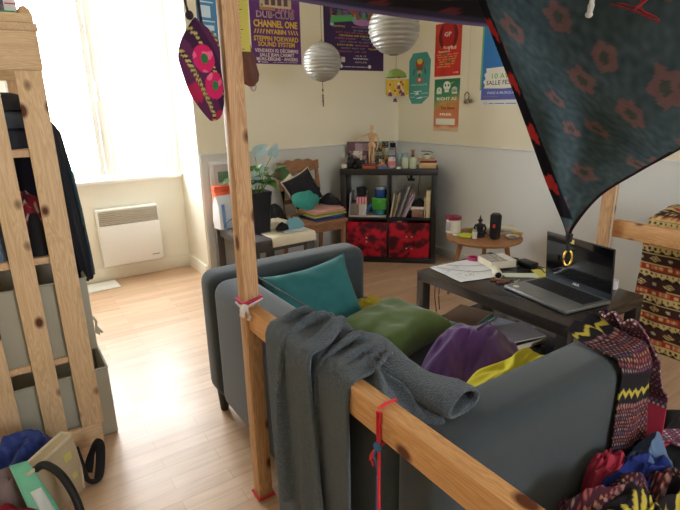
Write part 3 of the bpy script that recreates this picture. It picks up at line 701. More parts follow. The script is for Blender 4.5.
b = B(); b.bb(-.02, .02, -.008, -.004, .06, .09, .002); b.obj('clip', M('green_lid', (0, 0, 0)), tt)
tt = st('jar', 'blue tub with a pale lid on top of the green plastic box', 'tub', .328, .08, z0+.1495)
b = B(); b.lathe([(0, 0), (.046, 0), (.05, .005), (.05, .07), (.0, .07)], n=24); b.obj('body', M('blue_plastic', (44, 82, 150), .35), tt)
b = B(); b.lathe([(0, .07), (.04, .07), (.042, .074), (.04, .092), (.0, .094)], n=24); b.obj('lid', M('grey_lid', (170, 176, 184), .4), tt)
solo(B().bb(-.004, .004, 0, .2, 0, .2, .001), 'thin_book', M('pale_blue_cover', (176, 176, 182), .6), 'pale thin book leaning on the left side of the compartment', 'book', .066, .03, SH, 0, rx=R(4))
# --- upper right compartment : leaning books
bookc = [((214, 200, 160), .012, .20, 'cream'), ((120, 104, 88), .014, .19, 'brown'), ((204, 190, 168), .010, .21, 'ivory'), ((66, 62, 60), .018, .25, 'black'), ((150, 146, 140), .020, .265, 'silver grey'), ((96, 92, 90), .016, .27, 'slate grey'), ((176, 138, 160), .014, .215, 'mauve'), ((196, 196, 206), .012, .20, 'pale blue')]
x = .408
pages = M('book_pages', (222, 212, 190), .8)
for q, (c, th, h, nm) in enumerate(bookc):
    lean = R([10, 12, 14, 17, 19, 21, 22, 23][q])
    tt = thing('leaning_book', '%s book, %s from the left in the leaning row of the cube shelf' % (nm, ['first', 'second', 'third', 'fourth', 'fifth', 'sixth', 'seventh', 'last'][q]), 'book', on(x, .02+.006*(q % 3), SH+.001+th*math.sin(lean)), group='leaning books in the upper right compartment', rot=None)
    mtx = Matrix.Translation(on(x, .02+.006*(q % 3), SH+.001+th*math.sin(lean))) @ Matrix.Rotation(SA, 4, 'Z') @ Matrix.Rotation(lean, 4, 'Y')
    tt.matrix_world = mtx; TM[tt.name] = mtx
    b = B(); cm = M('cover_%s' % nm.replace(' ', '_'), c, .55, .12, 30); b.bb(0, .0016, 0, .17, 0, h); b.bb(th-.0016, th, 0, .17, 0, h); b.bb(0, th, 0, .0016, 0, h); b.obj('cover', cm, tt)
    b = B(); b.bb(.0017, th-.0017, .0017, .165, .003, h-.003); b.obj('pages', pages, tt)
    x += th/math.cos(lean)+.0015
tt = st('carton', 'pinkish brown box with a white lid in the right compartment', 'box', .634, .04, SH)
b = B(); b.bb(-.045, .045, 0, .12, 0, .068, .003); b.obj('body', M('rose_card', (150, 112, 100), .7), tt); b = B(); b.bb(-.055, .055, -.006, .126, .068, .088, .003); b.obj('lid', M('white_lid', (214, 206, 196), .6), tt)
o = heap('black_pouch', M('black_cloth', (30, 30, 32), .9, .2, 20, bump=.2), on(.645, .10, SH+.0885), .062, .05, .062, 21, SA, folds=2, amp=.3, n=26); tag(o, 'black pouch lying on the white lidded box in the compartment', 'pouch')
for q, (c, nm) in enumerate((((226, 212, 172), 'thick cream'), ((206, 184, 138), 'slim tan'))):
    tt = st('upright_book', '%s book standing at the right end of the upper right compartment' % nm, 'book', .705 if q == 0 else .688, .03, SH, 0, 'upright books by the right side')
    w_, h = (.036, .225) if q == 0 else (.012, .17)
    b = B(); b.bb(0, .0016, 0, .17, 0, h); b.bb(w_-.0016, w_, 0, .17, 0, h); b.bb(0, w_, 0, .0016, 0, h); b.obj('cover', M('cover_%s' % nm.replace(' ', '_'), c, .6), tt)
    b = B(); b.bb(.0017, w_-.0017, .0017, .165, .003, h-.003); b.obj('pages', pages, tt)
tt = st('desk_lamp_clip', 'black clip with two cables at the top back of the right compartment', 'clip', .573, .25, .66)
b = B(); b.box((0, 0, .012), (.06, .03, .022), .005); b.cyl((0, 0, .022), (0, 0, .05), .012); b.obj('body', M('black_plastic', (24, 24, 26), .4), tt)
b = B(); b.tube(smooth_path([(.075, .03, .07), (.072, .03, .0), (.06, .0, -.06), (.07, -.02, -.12)]), .003, 6); b.tube(smooth_path([(-.03, .02, .07), (-.035, .0, .04), (-.02, 0, .015)]), .003, 6); b.obj('cable', MATS['black_plastic'], tt)
# --- on top
T = .7905
tt = st('picture_board', 'long purple postcard frame leaning behind the wooden mannequin', 'picture', .15, .262, T+.10, 0)
b = B(); b.bb(-.13, .14, 0, .012, 0, .10, .002); b.obj('frame', M('plum_frame', (104, 76, 84), .6, .15, 20), tt)
b = B(); b.bb(-.06, .12, -.001, 0, .012, .085); b.obj('picture', M('mauve_photo', (168, 140, 148), .5, .2, 30), tt)
b = B(); b.bb(.05, .12, -.002, -.001, .006, .04); b.obj('blue_card', M('blue_card', (128, 170, 196), .5), tt)
def mosaic(name, label, x, s, z, w, h, pal, seed, rot=0.):
    b = B(); n1 = 30; n2 = int(30*h/w)
    def cf(i, j):
        k = int(((math.sin((i//6)*12.9+(j//7)*78.2+seed)*43758.5) % 1)*len(pal)+nz(i*.5, j*.5, seed)*1.2) % len(pal); return lin(pal[k])
    b.sheet([[(-w/2+w*i/n1, 0, h*j/n2) for i in range(n1+1)] for j in range(n2+1)], [[cf(i, j) for i in range(n1+1)] for j in range(n2+1)])
    q0 = len(b.bm.verts); b.bb(-w/2, w/2, .0005, .012, 0, h)
    for v in list(b.bm.verts)[q0:]: v[b.cl] = (.5, .48, .44, 1)
    o = b.obj('photo_frame', MC('photo_print', .45), fixn=False, smooth=0); o.matrix_world = Matrix.Translation(on(x, s, z)) @ Matrix.Rotation(SA+rot, 4, 'Z') @ Matrix.Rotation(R(-6), 4, 'X')
    return tag(o, label, 'picture')
mosaic('a', 'photo frame of small pale and dark pictures behind the black camera', .14, .225, T, .19, .125, [(206, 200, 188), (170, 196, 170), (120, 86, 92), (60, 58, 64), (206, 200, 188), (150, 110, 110)], 3)
mosaic('b', 'tall collage frame of green and orange photos right of the mannequin', .315, .205, T, .13, .205, [(200, 196, 186), (120, 166, 150), (60, 56, 54), (176, 140, 80), (40, 40, 44), (170, 176, 190), (110, 76, 56)], 8)
solo(B().bb(-.022, .022, 0, .04, 0, .036, .003), 'cream_box', M('cream_box', (206, 198, 176), .7), 'tiny cream box at the left front corner of the shelf top', 'box', .03, .03, T)
tt = st('black_figurine', 'small black standing figurine at the left end of the shelf top', 'figurine', .062, .105, T)
b = B(); b.lathe([(0, 0), (.016, 0), (.016, .008), (.009, .012), (.014, .035), (.016, .065), (.012, .085), (.006, .092), (.009, .10), (.010, .112), (.006, .122), (0, .124)], n=14); b.obj('body', M('black_resin', (26, 26, 28), .5), tt)
tt = st('camera_body', 'black photo camera lying at the front of the shelf top', 'camera', .125, .05, T)
b = B(); b.bb(-.075, .075, 0, .055, .0, .062, .012, seg=3); b.bb(-.03, .03, .005, .05, .055, .082, .012, seg=3); b.bb(.045, .075, -.012, .02, .004, .05, .008); b.obj('body', M('camera_black', (30, 30, 33), .55, bump=.1), tt)
b = B(); b.lathe([(0, 0), (.029, 0), (.03, .03), (.026, .034), (.022, .026), (0, .022)], (0, 0, .03), 24, rot=(PI/2, 0, 0)); b.obj('lens', M('lens_black', (20, 20, 26), .2), tt)
b = B(); b.tube(smooth_path([(-.075, .02, .045), (-.10, .0, .02), (-.09, -.02, .005), (-.04, -.028, .004)]), .005, 6, flat=.4); b.obj('strap', MATS['camera_black'], tt)
tt = st('hinged_box', 'small red and orange box below the wooden mannequin', 'box', .232, .03, T)
b = B(); b.bb(-.05, .055, 0, .075, 0, .022, .002); b.obj('body', M('orange_wood', (166, 96, 60), .6, .15, 30), tt); b = B(); b.bb(-.052, .057, -.002, .077, .0225, .034, .002); b.obj('lid', M('red_lid', (146, 52, 44), .5), tt)
# wooden artist mannequin
mw = M('mannequin_wood', (206, 166, 122), .5, .06, 20)
tt = st('wooden_mannequin', 'jointed wooden artist mannequin with one arm stretched out', 'mannequin', .245, .155, T)
b = B(); b.lathe([(0, 0), (.045, 0), (.046, .01), (.04, .014), (0, .014)], n=24); b.cyl((0, .012, .014), (0, .012, .17), .0025); b.obj('base', mw, tt)
b = B()
b.ball((0, 0, .318), (.034, .038, .05)); b.cyl((0, 0, .275), (0, 0, .295), .007)
b.lathe([(0, .215), (.02, .216), (.026, .235), (.034, .262), (.03, .276), (.008, .28), (0, .28)], n=16, sy=.65)
b.ball((0, 0, .207), (.03, .026, .028)); b.lathe([(0, .165), (.022, .167), (.03, .185), (.022, .2), (0, .202)], n=16, sy=.7)
for s_ in (-1, 1):
    b.ball((s_*.014, 0, .163), (.018, .018, .018))
    kx, ky = (s_*.018, -.012)
    b.cyl((s_*.014, 0, .16), (kx, ky, .095), .0115, .008); b.ball((kx, ky, .09), (.015, .015, .015)); b.cyl((kx, ky, .087), (s_*.02, .0, .028), .0085, .0055); b.box((s_*.021, -.008, .02), (.015, .038, .012), .005)
    b.ball((s_*.036, 0, .266), (.017, .017, .017))
def limb(p0, p1, p2, p3):
    b.cyl(p0, p1, .0085, .007); b.ball(p1, (.014,)*3); b.cyl(p1, p2, .007, .005); b.ball(p2, (.011,)*3); b.cyl(p2, p3, .007, .004)
limb((-.038, 0, .264), (-.085, -.01, .25), (-.125, -.03, .232), (-.142, -.036, .218))
limb((.038, 0, .264), (.056, .0, .215), (.05, -.02, .165), (.046, -.026, .145))
b.obj('figure', mw, tt)
o = heap('blue_cloth', M('slate_cloth', (92, 102, 146), .9), on(.345, .06, T), .05, .04, .025, 31, SA, folds=2, amp=.4, n=18); tag(o, 'small slate blue cloth beside the red box on the shelf top', 'cloth')
o = heap('orange_cloth', M('orange_cloth', (196, 130, 80), .9), on(.335, .135, T), .04, .03, .045, 33, SA, folds=2, amp=.4, n=16); tag(o, 'small orange bundle behind the slate blue cloth', 'bundle')
tt = st('glass_jar', 'clear jar of pink sweets beside the glass bottles', 'jar', .418, .10, T)
b = B(); b.lathe([(0, 0), (.032, 0), (.034, .005), (.034, .07), (.028, .08), (.028, .09), (.0, .09)], n=20); b.obj('body', M('pale_glass', (196, 192, 188), .15, .1, 30), tt)
b = B(); b.lathe([(0, .018), (.0348, .018), (.0348, .055), (0, .055)], n=20); b.obj('contents', M('pink_sweets', (198, 116, 120), .6, .3, 60), tt)
b = B(); b.lathe([(0, .0905), (.036, .0905), (.036, .099), (0, .099)], n=20); b.obj('lid', M('violet_lid', (110, 90, 136), .4), tt)
for q, x in enumerate((.476, .522)):
    tt = st('glass_bottle', ['pale blue glass carafe nearest the jar of sweets', 'pale blue glass carafe nearest the cork stopper'][q], 'carafe', x, .165, T, 0, 'pale blue carafes on the shelf top')
    b = B(); b.lathe([(0, 0), (.026, 0), (.03, .01), (.03, .06), (.022, .085), (.022, .105), (.025, .112), (.022, .113), (.019, .1), (0, .1)], n=20); b.obj('body', M('blue_glass', (168, 190, 196), .12), tt)
for q, (x, s) in enumerate(((.528, .075), (.59, .055))):
    tt = st('pillar_candle', ['pale green pillar candle standing behind the other one', 'pale green pillar candle nearer the tray'][q], 'candle', x, s, T, 0, 'pillar candles on the shelf top')
    h = (.085, .088)[q]
    b = B(); b.lathe([(0, 0), (.027, 0), (.029, .003), (.029, h-.004), (.026, h), (.012, h-.006), (0, h-.008)], n=24); b.obj('wax', M('green_wax', (196, 206, 180), .5, trans=0), tt)
    b = B(); b.cyl((0, 0, h-.009), (.001, 0, h+.006), .0012, n=6); b.obj('wick', M('black_wick', (30, 28, 26), .9), tt)
tt = st('tea_light', 'white tea light at the front edge of the shelf top', 'candle', .478, .03, T)
b = B(); b.lathe([(0, 0), (.019, 0), (.019, .014), (.017, .014), (.016, .011), (0, .011)], n=20); b.obj('cup', M('white_wax', (226, 226, 222), .4), tt)
tt = st('stoppered_bottle', 'brown bottle with a flared stopper behind the candles', 'bottle', .585, .155, T)
b = B(); b.lathe([(0, 0), (.03, 0), (.034, .02), (.03, .06), (.014, .085), (.011, .10), (0, .1)], n=18); b.obj('body', M('brown_bottle', (130, 80, 62), .35), tt); b = B(); b.lathe([(0, .1), (.012, .1), (.010, .118), (.016, .134), (.014, .138), (0, .138)], n=16); b.obj('stopper', M('cork', (158, 120, 92), .8), tt)
tt = st('wooden_tray_box', 'pale wooden box with a dark red rim at the right end', 'box', .71, .04, T)
b = B(); b.bb(-.07, .065, 0, .12, 0, .045, .003); b.obj('body', M('pale_pine', (204, 166, 120), .6, .12, 20), tt); b = B(); b.bb(-.06, .07, .005, .11, .0455, .058, .003); b.obj('lid', M('dark_red_card', (110, 40, 46), .6), tt); b = B(); b.bb(-.085, .055, .02, .13, .0585, .072, .003); b.obj('top_tray', M('tan_card', (190, 150, 112), .7), tt)
tt = st('bowl', 'small white bowl of green salad leaves on the wooden box', 'bowl', .70, .09, T+.0725)
b = B(); b.lathe([(0, 0), (.022, 0), (.04, .02), (.046, .035), (.043, .035), (.036, .02), (0, .006)], n=24); b.obj('dish', M('white_glaze', (222, 222, 218), .25), tt)
o = heap('greens', M('green_leaf_mix', (104, 140, 44), .8, .3, 60), (0, 0, .014), .038, .038, .03, 40, 0, folds=5, amp=.5, parent=tt, n=16)
b = B(); b.tube([(.044*math.cos(a), .044*math.sin(a), .048+.012*math.sin(a/2)) for a in [k*PI/8 for k in range(9)]], .004, 6); b.obj('handle', M('grey_handle', (96, 96, 104), .4), tt)
# socket with a plug on the back wall
t = thing('wall_socket', 'grey wall socket with a black plug above the shelf corner', 'socket', (3.04, YB-.0125, .925))
b = B(); b.box((0, -.005, 0), (.085, .01, .085), .004); b.obj('plate', M('socket_grey', (170, 172, 174), .5), t)
b = B(); b.box((.008, -.028, .005), (.045, .036, .042), .006); b.tube(smooth_path([(.008, -.045, .0), (.02, -.055, -.02), (.035, -.04, -.06), (.04, -.03, -.13)]), .0035, 6); b.obj('plug', MATS['black_plastic'], t)
# ================================================================== LOW DESK WITH THE PLANT
deskm = M('grey_stained_wood', (82, 78, 76), .5, .12, 6, stretch=(1, 8, 8))
t = thing('low_table', 'low dark grey side table carrying the potted plant by the window', 'table', (1.52, 3.32, 0))
b = B(); b.bb(1.28, 1.76, 2.97, 3.68, .42, .45, .003); b.obj('table_top', deskm, t, world=True)
b = B(); b.bb(1.31, 1.73, 3.0, 3.65, .36, .42, .002); b.obj('apron', deskm, t, world=True)
for x, y in ((1.285, 2.98), (1.285, 3.615), (1.70, 2.98), (1.70, 3.615)):
    b = B(); b.bb(x, x+.055, y, y+.055, 0, .42, .003); b.obj('leg', deskm, t, world=True)
# plant
def leaf(b, base, tip, w, m=0, curl=.15, up=Vector((0, 0, 1))):
    base = Vector(base); tip = Vector(tip); d = tip-base; L = d.length; d.normalize()
    s = d.cross(up); s = s.normalized() if s.length > .05 else Vector((1, 0, 0)); nrm = s.cross(d)
    prof = [(-.10, .55), (0, .8), (.15, 1.), (.35, .95), (.55, .74), (.75, .45), (.9, .18), (1, .0)]
    rows = []
    for f, k in prof:
        c = base+d*L*f+nrm*curl*L*(f*(1-f))
        if f < 0: rows.append([base+s*w*.5*q*.9+d*L*(-.10 if abs(q) > .2 and abs(q) < .9 else .02)+nrm*.004 for q in (-1, -.5, 0, .5, 1)])
        else: rows.append([c+s*w*.5*k*q+nrm*w*.12*abs(q)*k for q in (-1, -.5, 0, .5, 1)])
    b.sheet(rows, m=m)
t = thing('potted_plant', 'potted plant with pale blue flowers in a black pot behind the pine post', 'plant', (1.45, 3.2, .4505))
b = B(); b.prism([(-.058, -.058), (.058, -.058), (.058, .058), (-.058, .058)], 0, .012)
rows = []
for z, r in ((0, .056), (.12, .064), (.26, .074), (.285, .079), (.29, .079), (.29, .071), (.24, .069)):
    rows.append([(x*r, y*r, z) for x, y in ((-1, -.85), (-.85, -1), (.85, -1), (1, -.85), (1, .85), (.85, 1), (-.85, 1), (-1, .85))])
b.sheet(rows, wrap=True); b.obj('pot', M('black_pot', (30, 32, 40), .4), t)
b = B(); b.box((0, 0, .245), (.135, .135, .03), .01); b.obj('soil', M('potting_soil', (62, 48, 38), .95, .3, 60), t)
gl = M('plant_leaf', (56, 96, 46), .45, .25, 14); gl2 = M('plant_leaf_pale', (104, 140, 72), .45, .2, 14); fl = M('pale_blue_spathe', (176, 208, 222), .5, .08, 20); br = M('dry_leaf', (110, 92, 54), .6, .2, 20)
leaves = [((-.02, -.02), (-.17, -.02, .37), .095, gl), ((-.03, 0), (-.25, .0, .36), .09, gl), ((-.04, -.03), (-.20, -.07, .31), .085, gl), ((.0, 0), (.02, -.06, .40), .085, gl2), ((.02, 0), (.09, -.04, .37), .08, gl), ((0, .02), (-.03, .0, .45), .075, gl2), ((.03, 0), (.13, -.02, .33), .08, gl2), ((.01, -.02), (.06, -.08, .33), .085, gl), ((-.01, 0), (-.07, -.08, .35), .085, gl), ((.03, .02), (.11, .03, .44), .07, gl), ((0, .03), (.03, .05, .46), .08, gl), ((-.02, .02), (-.10, .06, .44), .08, gl), ((.0, .0), (.05, -.02, .48), .06, gl2)]
rn = random.Random(3)
for (bx, by), e, w_, mm in leaves+[((a*.01, c*.01), (a*.10, c*.09-.02, .30+.05*((a*7+c*3) % 4)), .085, gl if (a+c) % 2 else gl2) for a in (-1, 0, 1, 2) for c in (-1, 1)]:
    e = Vector(e); w_ *= 1.6; r0 = Vector((bx, by, .26)); mid = r0+(e-r0)*.55+Vector((0, 0, .06))
    b = B(); b.tube(smooth_path([r0, (r0+mid)/2+Vector((0, 0, .02)), mid], 4), .0028, 5); leaf(b, mid, e, w_, 1, .2)
    o = b.obj('leaf', [gl2, mm], t)
for e, tip, w_, mm in (((.0, -.0, .545), (.09, -.02, .60), .085, fl), ((.11, -.02, .52), (.15, -.03, .61), .08, fl), ((.165, .02, .39), (.26, .0, .395), .10, gl), ((-.03, -.05, .34), (-.045, -.06, .45), .07, fl), ((.02, -.04, .42), (.03, -.05, .50), .03, fl), ((.135, .0, .40), (.185, -.01, .37), .05, br)):
    b = B(); r0 = Vector((rn.uniform(-.02, .02), rn.uniform(-.02, .02), .26)); e = Vector(e)
    b.tube(smooth_path([r0, (r0+e)/2+Vector((.01, 0, .04)), e], 5), .0022, 5); leaf(b, e, tip, w_, 1, .35, Vector((0, -1, .2)))
    if mm is fl: b.tube([e, e+(Vector(tip)-e)*.5+Vector((0, -.012, .01))], .003, 6, m=2)
    b.obj('flower' if mm is fl else 'leaf', [gl2, mm, M('spadix', (206, 196, 130), .6)], t)
# things left of the plant
t = thing('paper_packet', 'white and blue paper packet standing at the left end of the low table', 'packet', (1.31, 3.50, .4505), R(14))
b = B(); rows = []
for z, dx, dy in ((0, .064, .05), (.06, .068, .054), (.17, .066, .045), (.22, .064, .02), (.235, .066, .006)):
    rows.append([(x*dx, y*dy, z) for x, y in ((-1, -.8), (-.8, -1), (0, -1.05), (.8, -1), (1, -.8), (1, .8), (.8, 1), (0, 1), (-.8, 1), (-1, .8))])
b.sheet(rows, wrap=True); b.prism([(x*.064, y*.05) for x, y in ((-1, -.8), (-.8, -1), (.8, -1), (1, -.8), (1, .8), (.8, 1), (-.8, 1), (-1, .8))], 0, .002)
b.obj('bag', M('white_packet', (224, 226, 230), .6, .05, 20), t)
b = B(); b.sheet([[(-.05+.014*k, -.0555+.012*(z/.2)**3, z) for k in range(3)] for z in (.005, .06, .12, .18)]); b.sheet([[(-.02+.02*k, -.0585+.02*(z/.2)**3, z+.02*math.sin(k*.8)) for k in range(5)] for z in (.04, .05)]); b.obj('blue_print', M('blue_print', (120, 160, 214), .6), t)
t = thing('framed_picture', 'white picture frame leaning on the grey wall behind the low table', 'picture', (1.41, 3.668, .452), rot=(R(-4), 0, 0))
b = B(); w_, h = .22, .46
for x0, x1, z0_, z1 in ((-w_/2, w_/2, 0, .03), (-w_/2, w_/2, h-.03, h), (-w_/2, -w_/2+.03, .03, h-.03), (w_/2-.03, w_/2, .03, h-.03)): b.bb(x0, x1, -.008, .008, z0_, z1, .002)
b.obj('frame', M('frame_white', (222, 222, 220), .5), t)
b = B(); b.bb(-w_/2+.03, w_/2-.03, .0, .004, .03, h-.03); b.obj('mat_board', M('mat_board', (200, 204, 206), .6), t)
b = B(); b.bb(-.05, .05, -.002, -.0005, .30, .38); b.obj('picture', M('green_picture', (96, 140, 116), .6, .3, 40), t)
t = thing('upright_carton', 'orange box behind the white packet on the low table', 'box', (1.38, 3.60, .4505))
b = B(); b.bb(-.10, .10, -.035, .035, 0, .25, .004); b.obj('body', M('orange_card', (214, 92, 52), .6), t); b = B(); b.bb(-.105, .105, -.038, .038, .25, .29, .004); b.obj('lid', M('orange_lid', (206, 82, 46), .55), t)
# things right of the plant
black_c = M('black_cloth', (30, 30, 32), .9, .2, 20, bump=.2)
o = heap('black_bag', black_c, (1.68, 3.42, .4505), .085, .11, .14, 50, .3, folds=1.6, amp=.3, n=30); tag(o, 'black bag heaped at the back of the low table', 'bag')
creamc = M('cream_cloth', (226, 216, 192), .9, .08, 12, bump=.15, bscale=150)
nu, nv = 22, 22; P0 = np.zeros((nv, nu, 3))
for j in range(nv):
    for i in range(nu):
        P0[j, i] = (1.43+.34*i/(nu-1)*.96+.03*nz(j*.2, i*.3), 2.915+.44*j/(nv-1)+.03*nz(i*.35, 2), .48+.022*math.sin(i*1.1+j*.3)+.01*nz(i*.3, j*.3))
P = drape(P0, .34/(nu-1), .44/(nv-1), [((1.28, 2.97, 0), (1.76, 3.68, .45))], steps=120, th=.006)
o = cloth_obj('cream_cloth', P, creamc, None, .004, k=2); tag(o, 'cream cloth hanging over the front corner of the low table', 'cloth')
o = recenter(B().prism([(1.54, 3.02), (1.72, 3.0), (1.75, 3.12), (1.60, 3.17)], .462, .466).obj('envelope', M('pale_blue_paper', (196, 208, 216), .7))); tag(o, 'pale blue envelope lying on the cream cloth', 'envelope')
o = heap('blue_glove', M('sky_cloth', (122, 170, 186), .9, .1, 20, bump=.15), (1.685, 3.13, .468), .075, .06, .075, 53, .2, folds=2, amp=.3, n=24); tag(o, 'sky blue bundle lying on the cream cloth of the low table', 'bundle')
o = heap('dark_glove', black_c, (1.585, 3.12, .468), .055, .045, .05, 54, .5, folds=2, amp=.3, n=20); tag(o, 'small dark bundle beside the sky blue one on the low table', 'bundle')
o = heap('cream_bundle', creamc, (1.60, 3.25, .462), .11, .07, .06, 55, .1, folds=2.4, amp=.35, n=26); tag(o, 'cream crumpled wrapping next to the black pot', 'wrapping')
# below
t = thing('cardboard_box', 'open brown cardboard box on the floor in front of the low table', 'box', (1.64, 2.74, 0), R(-20))
kraft = M('kraft_card', (150, 112, 84), .8, .08, 12)
b = B(); b.bb(-.15, .15, -.12, .12, 0, .28); b.obj('body', kraft, t)
b = B(); b.box((0, -.17, .255), (.3, .11, .004), rot=(R(30), 0, 0)); b.obj('flap', kraft, t)
b = B(); b.box((-.02, .02, .285), (.28, .2, .004), rot=(0, R(-5), 0)); b.obj('flap', kraft, t)
o = heap('dark_bag', M('dark_grey_nylon', (52, 50, 54), .7, .15, 14), (1.36, 2.82, 0), .10, .09, .33, 57, .2, folds=1.5, amp=.25, n=26); tag(o, 'dark grey bag on the floor under the front edge of the low table', 'bag')

# ================================================================== WOODEN CHAIR WITH CUSHION
chw = wood('chair_oak', (160, 118, 86), (128, 90, 64), 2, knots=False, rough=.45); chx = wood('chair_oak_cross', (160, 118, 86), (128, 90, 64), 0, knots=False, rough=.45)
t = thing('wooden_chair', 'old brown wooden chair with a carved top rail holding a cushion and papers', 'chair', (2.0, 3.38, 0))
b = B(); b.bb(-.19, .19, -.2, .2, .425, .455, .01); b.obj('seat', chx, t)
b = B(); b.bb(-.165, .165, -.175, -.155, .37, .425); b.bb(-.165, .165, .155, .175, .37, .425); b.bb(-.175, -.155, -.16, .16, .37, .425); b.bb(.155, .175, -.16, .16, .37, .425); b.obj('apron', chx, t)
for x in (-.165, .165):
    b = B(); b.lathe([(0, 0), (.014, 0), (.016, .02), (.019, .15), (.021, .22), (.017, .25), (.021, .28), (.021, .425), (0, .425)], (x, -.165, 0), 14); b.obj('leg', chw, t)
    b = B(); b.tube([(x, .20, 0), (x, .175, .25), (x, .175, .43), (x, .195, .65), (x, .225, .85)], [.016, .018, .019, .018, .015], 10); b.obj('leg', chw, t)
b = B()
prof = [(-.185, .80)]
for k in range(25):
    u = -1+k/12; prof.append((u*.185, .865+.018*math.cos(u*PI*.5)+.007*math.cos(u*PI*4)))
prof += [(.185, .80), (.1, .785), (0, .78), (-.1, .785)]
b.prism([(x, z-.83) for x, z in prof], -.012, .012, 0, Matrix.Translation((0, .222, .83)) @ Matrix.Rotation(R(84), 4, 'X'))
b.obj('top_rail', chx, t)
b = B(); b.box((0, .198, .70), (.32, .014, .04), .004); b.box((0, .188, .56), (.32, .014, .035), .004); b.obj('back_rail', chx, t)
b = B(); b.cyl((-.165, -.165, .20), (.165, -.165, .20), .010); b.cyl((-.165, -.165, .14), (-.165, .18, .14), .009); b.cyl((.165, -.165, .14), (.165, .18, .14), .009); b.obj('stretcher', chx, t)
# on the chair
for q, (c, nm, z, w_, d_, h, rz) in enumerate((((52, 66, 120), 'dark blue', .4555, .27, .24, .018, 4), ((64, 104, 166), 'mid blue', .474, .25, .22, .010, -3), ((176, 172, 90), 'lime yellow', .4845, .31, .25, .012, 6), ((110, 150, 80), 'leaf green', .497, .28, .24, .010, -4), ((196, 146, 116), 'orange', .5075, .30, .24, .012, 3), ((206, 156, 150), 'dusty pink', .520, .27, .22, .012, 10))):
    o = B().box((0, 0, h/2), (w_, d_, h), .003).obj('folder', M('folder_%s' % nm.replace(' ', '_'), c, .6, .08, 10)); o.location = (2.04, 3.33, z); o.rotation_euler = (0, 0, R(rz))
    tag(o, '%s folder, %s in the pile of papers on the wooden chair' % (nm, ['lowest', 'second from the bottom', 'third from the bottom', 'fourth from the bottom', 'second from the top', 'topmost'][q]), 'folder', 'folders piled on the chair seat')
t = thing('scatter_cushion', 'black cushion with pale piping leaning on the wooden chair back', 'cushion', (1.975, 3.50, .655), rot=(R(72), R(-20), R(6)))
cushion(.28, .27, .09, 9, n=20).obj('cover', M('black_velvet', (32, 30, 38), .85, .15, 30), t)
b = B(); pts = []
for k in range(64):
    u = k/16; s_ = int(u); f = (u-s_)*2-1; a = [(f, -1), (1, f), (-f, 1), (-1, -f)][s_]
    kk = 1-.12*(1-abs(a[1])**2)*abs(a[0])**3; k2 = 1-.12*(1-abs(a[0])**2)*abs(a[1])**3; pts.append((a[0]*.14*kk, a[1]*.135*k2, 0))
b.tube(pts, .0065, 6, closed=True); b.obj('piping', M('cream_piping', (206, 186, 166), .8), t)
o = heap('teal_cloth', M('sea_green_cloth', (60, 150, 140), .85, .08, 14, bump=.1), (0, 0, 0), .13, .085, .07, 61, 0, folds=1.8, amp=.3, n=30, profile=3)
o.location = (1.925, 3.37, .59); o.rotation_euler = (R(40), R(-6), R(16)); tag(o, 'sea green cloth lying in front of the black cushion on the chair', 'cloth')
o = heap('black_garment', black_c, (2.17, 3.43, .535), .06, .11, .085, 62, .3, folds=2, amp=.35, n=28); tag(o, 'black garment at the right side of the wooden chair seat', 'garment')
o = heap('cream_scarf', creamc, (0, 0, 0), .06, .07, .05, 63, 0, folds=2.4, amp=.4, n=22); o.location = (1.90, 3.545, .71); o.rotation_euler = (R(80), 0, R(-8)); tag(o, 'cream cloth wedged between the chair back and black cushion', 'cloth')
# ================================================================== COFFEE TABLE
ct_m = M('dark_brown_laminate', (54, 49, 47), .24, .12, 7, stretch=(8, 1, 8))
t = thing('coffee_table', 'black brown rectangular coffee table with a lower shelf before the sofa', 'table', (2.045, 1.455, 0))
b = B(); b.bb(1.75, 2.325, 1.03, 1.905, .40, .45, .002); b.obj('table_top', ct_m, t, world=True)
for x in (1.75, 2.275):
    for y in (1.03, 1.855):
        b = B(); b.bb(x, x+.05, y, y+.05, 0, .40, .002); b.obj('leg', ct_m, t, world=True)
b = B(); b.bb(1.80, 2.275, 1.05, 1.885, .14, .157, .002); b.obj('lower_shelf', ct_m, t, world=True)
# --- laptop
alu = M('brushed_grey_metal', (128, 130, 132), .38, .05, 80, metal=.6, spec=.5, stretch=(1, 12, 1)); kb = M('laptop_keys', (26, 26, 29), .5); lidm = M('laptop_lid', (46, 42, 48), .4)
t = thing('laptop', 'grey laptop open on the coffee table with a dark reflecting screen', 'laptop', (2.125, 1.235, .4505), R(-9))
W = .365
b = B(); b.bb(-.268, 0, -W/2, W/2, .004, .022, .006); base = b.obj('base', alu, t)
b = B(); b.bb(-.25, -.01, -W/2+.01, W/2-.01, 0, .0045, .002); b.obj('underside', lidm, base)
b = B(); b.bb(-.150, -.025, -W/2+.018, W/2-.018, .0215, .0224, .0)
for r_ in range(6):
    n = 15 if r_ < 5 else 10
    for k in range(n):
        wk = (W-.044)/n; y = -W/2+.022+wk*(k+.5); x = -.034-.0205*r_
        b.box((x, y, .0235), (.0165 if r_ else .010, wk-.0025, .0022), .0006, seg=1)
b.obj('keyboard', kb, base)
b = B(); b.bb(-.255, -.175, -.03, .075, .0219, .0226, .0); b.obj('touchpad', M('touchpad', (116, 118, 120), .3, metal=.5), base)
b = B(); b.lathe([(0, 0), (.014, 0), (.014, .0007), (0, .0007)], (-.235, .135, .0221), 20); b.obj('round_sticker', M('white_sticker', (222, 220, 210), .5), base)
sc = Matrix.Translation((0, 0, .02)) @ Matrix.Rotation(R(-5), 4, 'Y')
b = B(); b.bb(-.004, .006, -W/2, W/2, .0, .232, .004); bmesh.ops.transform(b.bm, matrix=sc, verts=b.bm.verts); lid = b.obj('lid', lidm, t)
gls = M('laptop_screen', (10, 10, 14), .06, 0, 1, spec=.8)
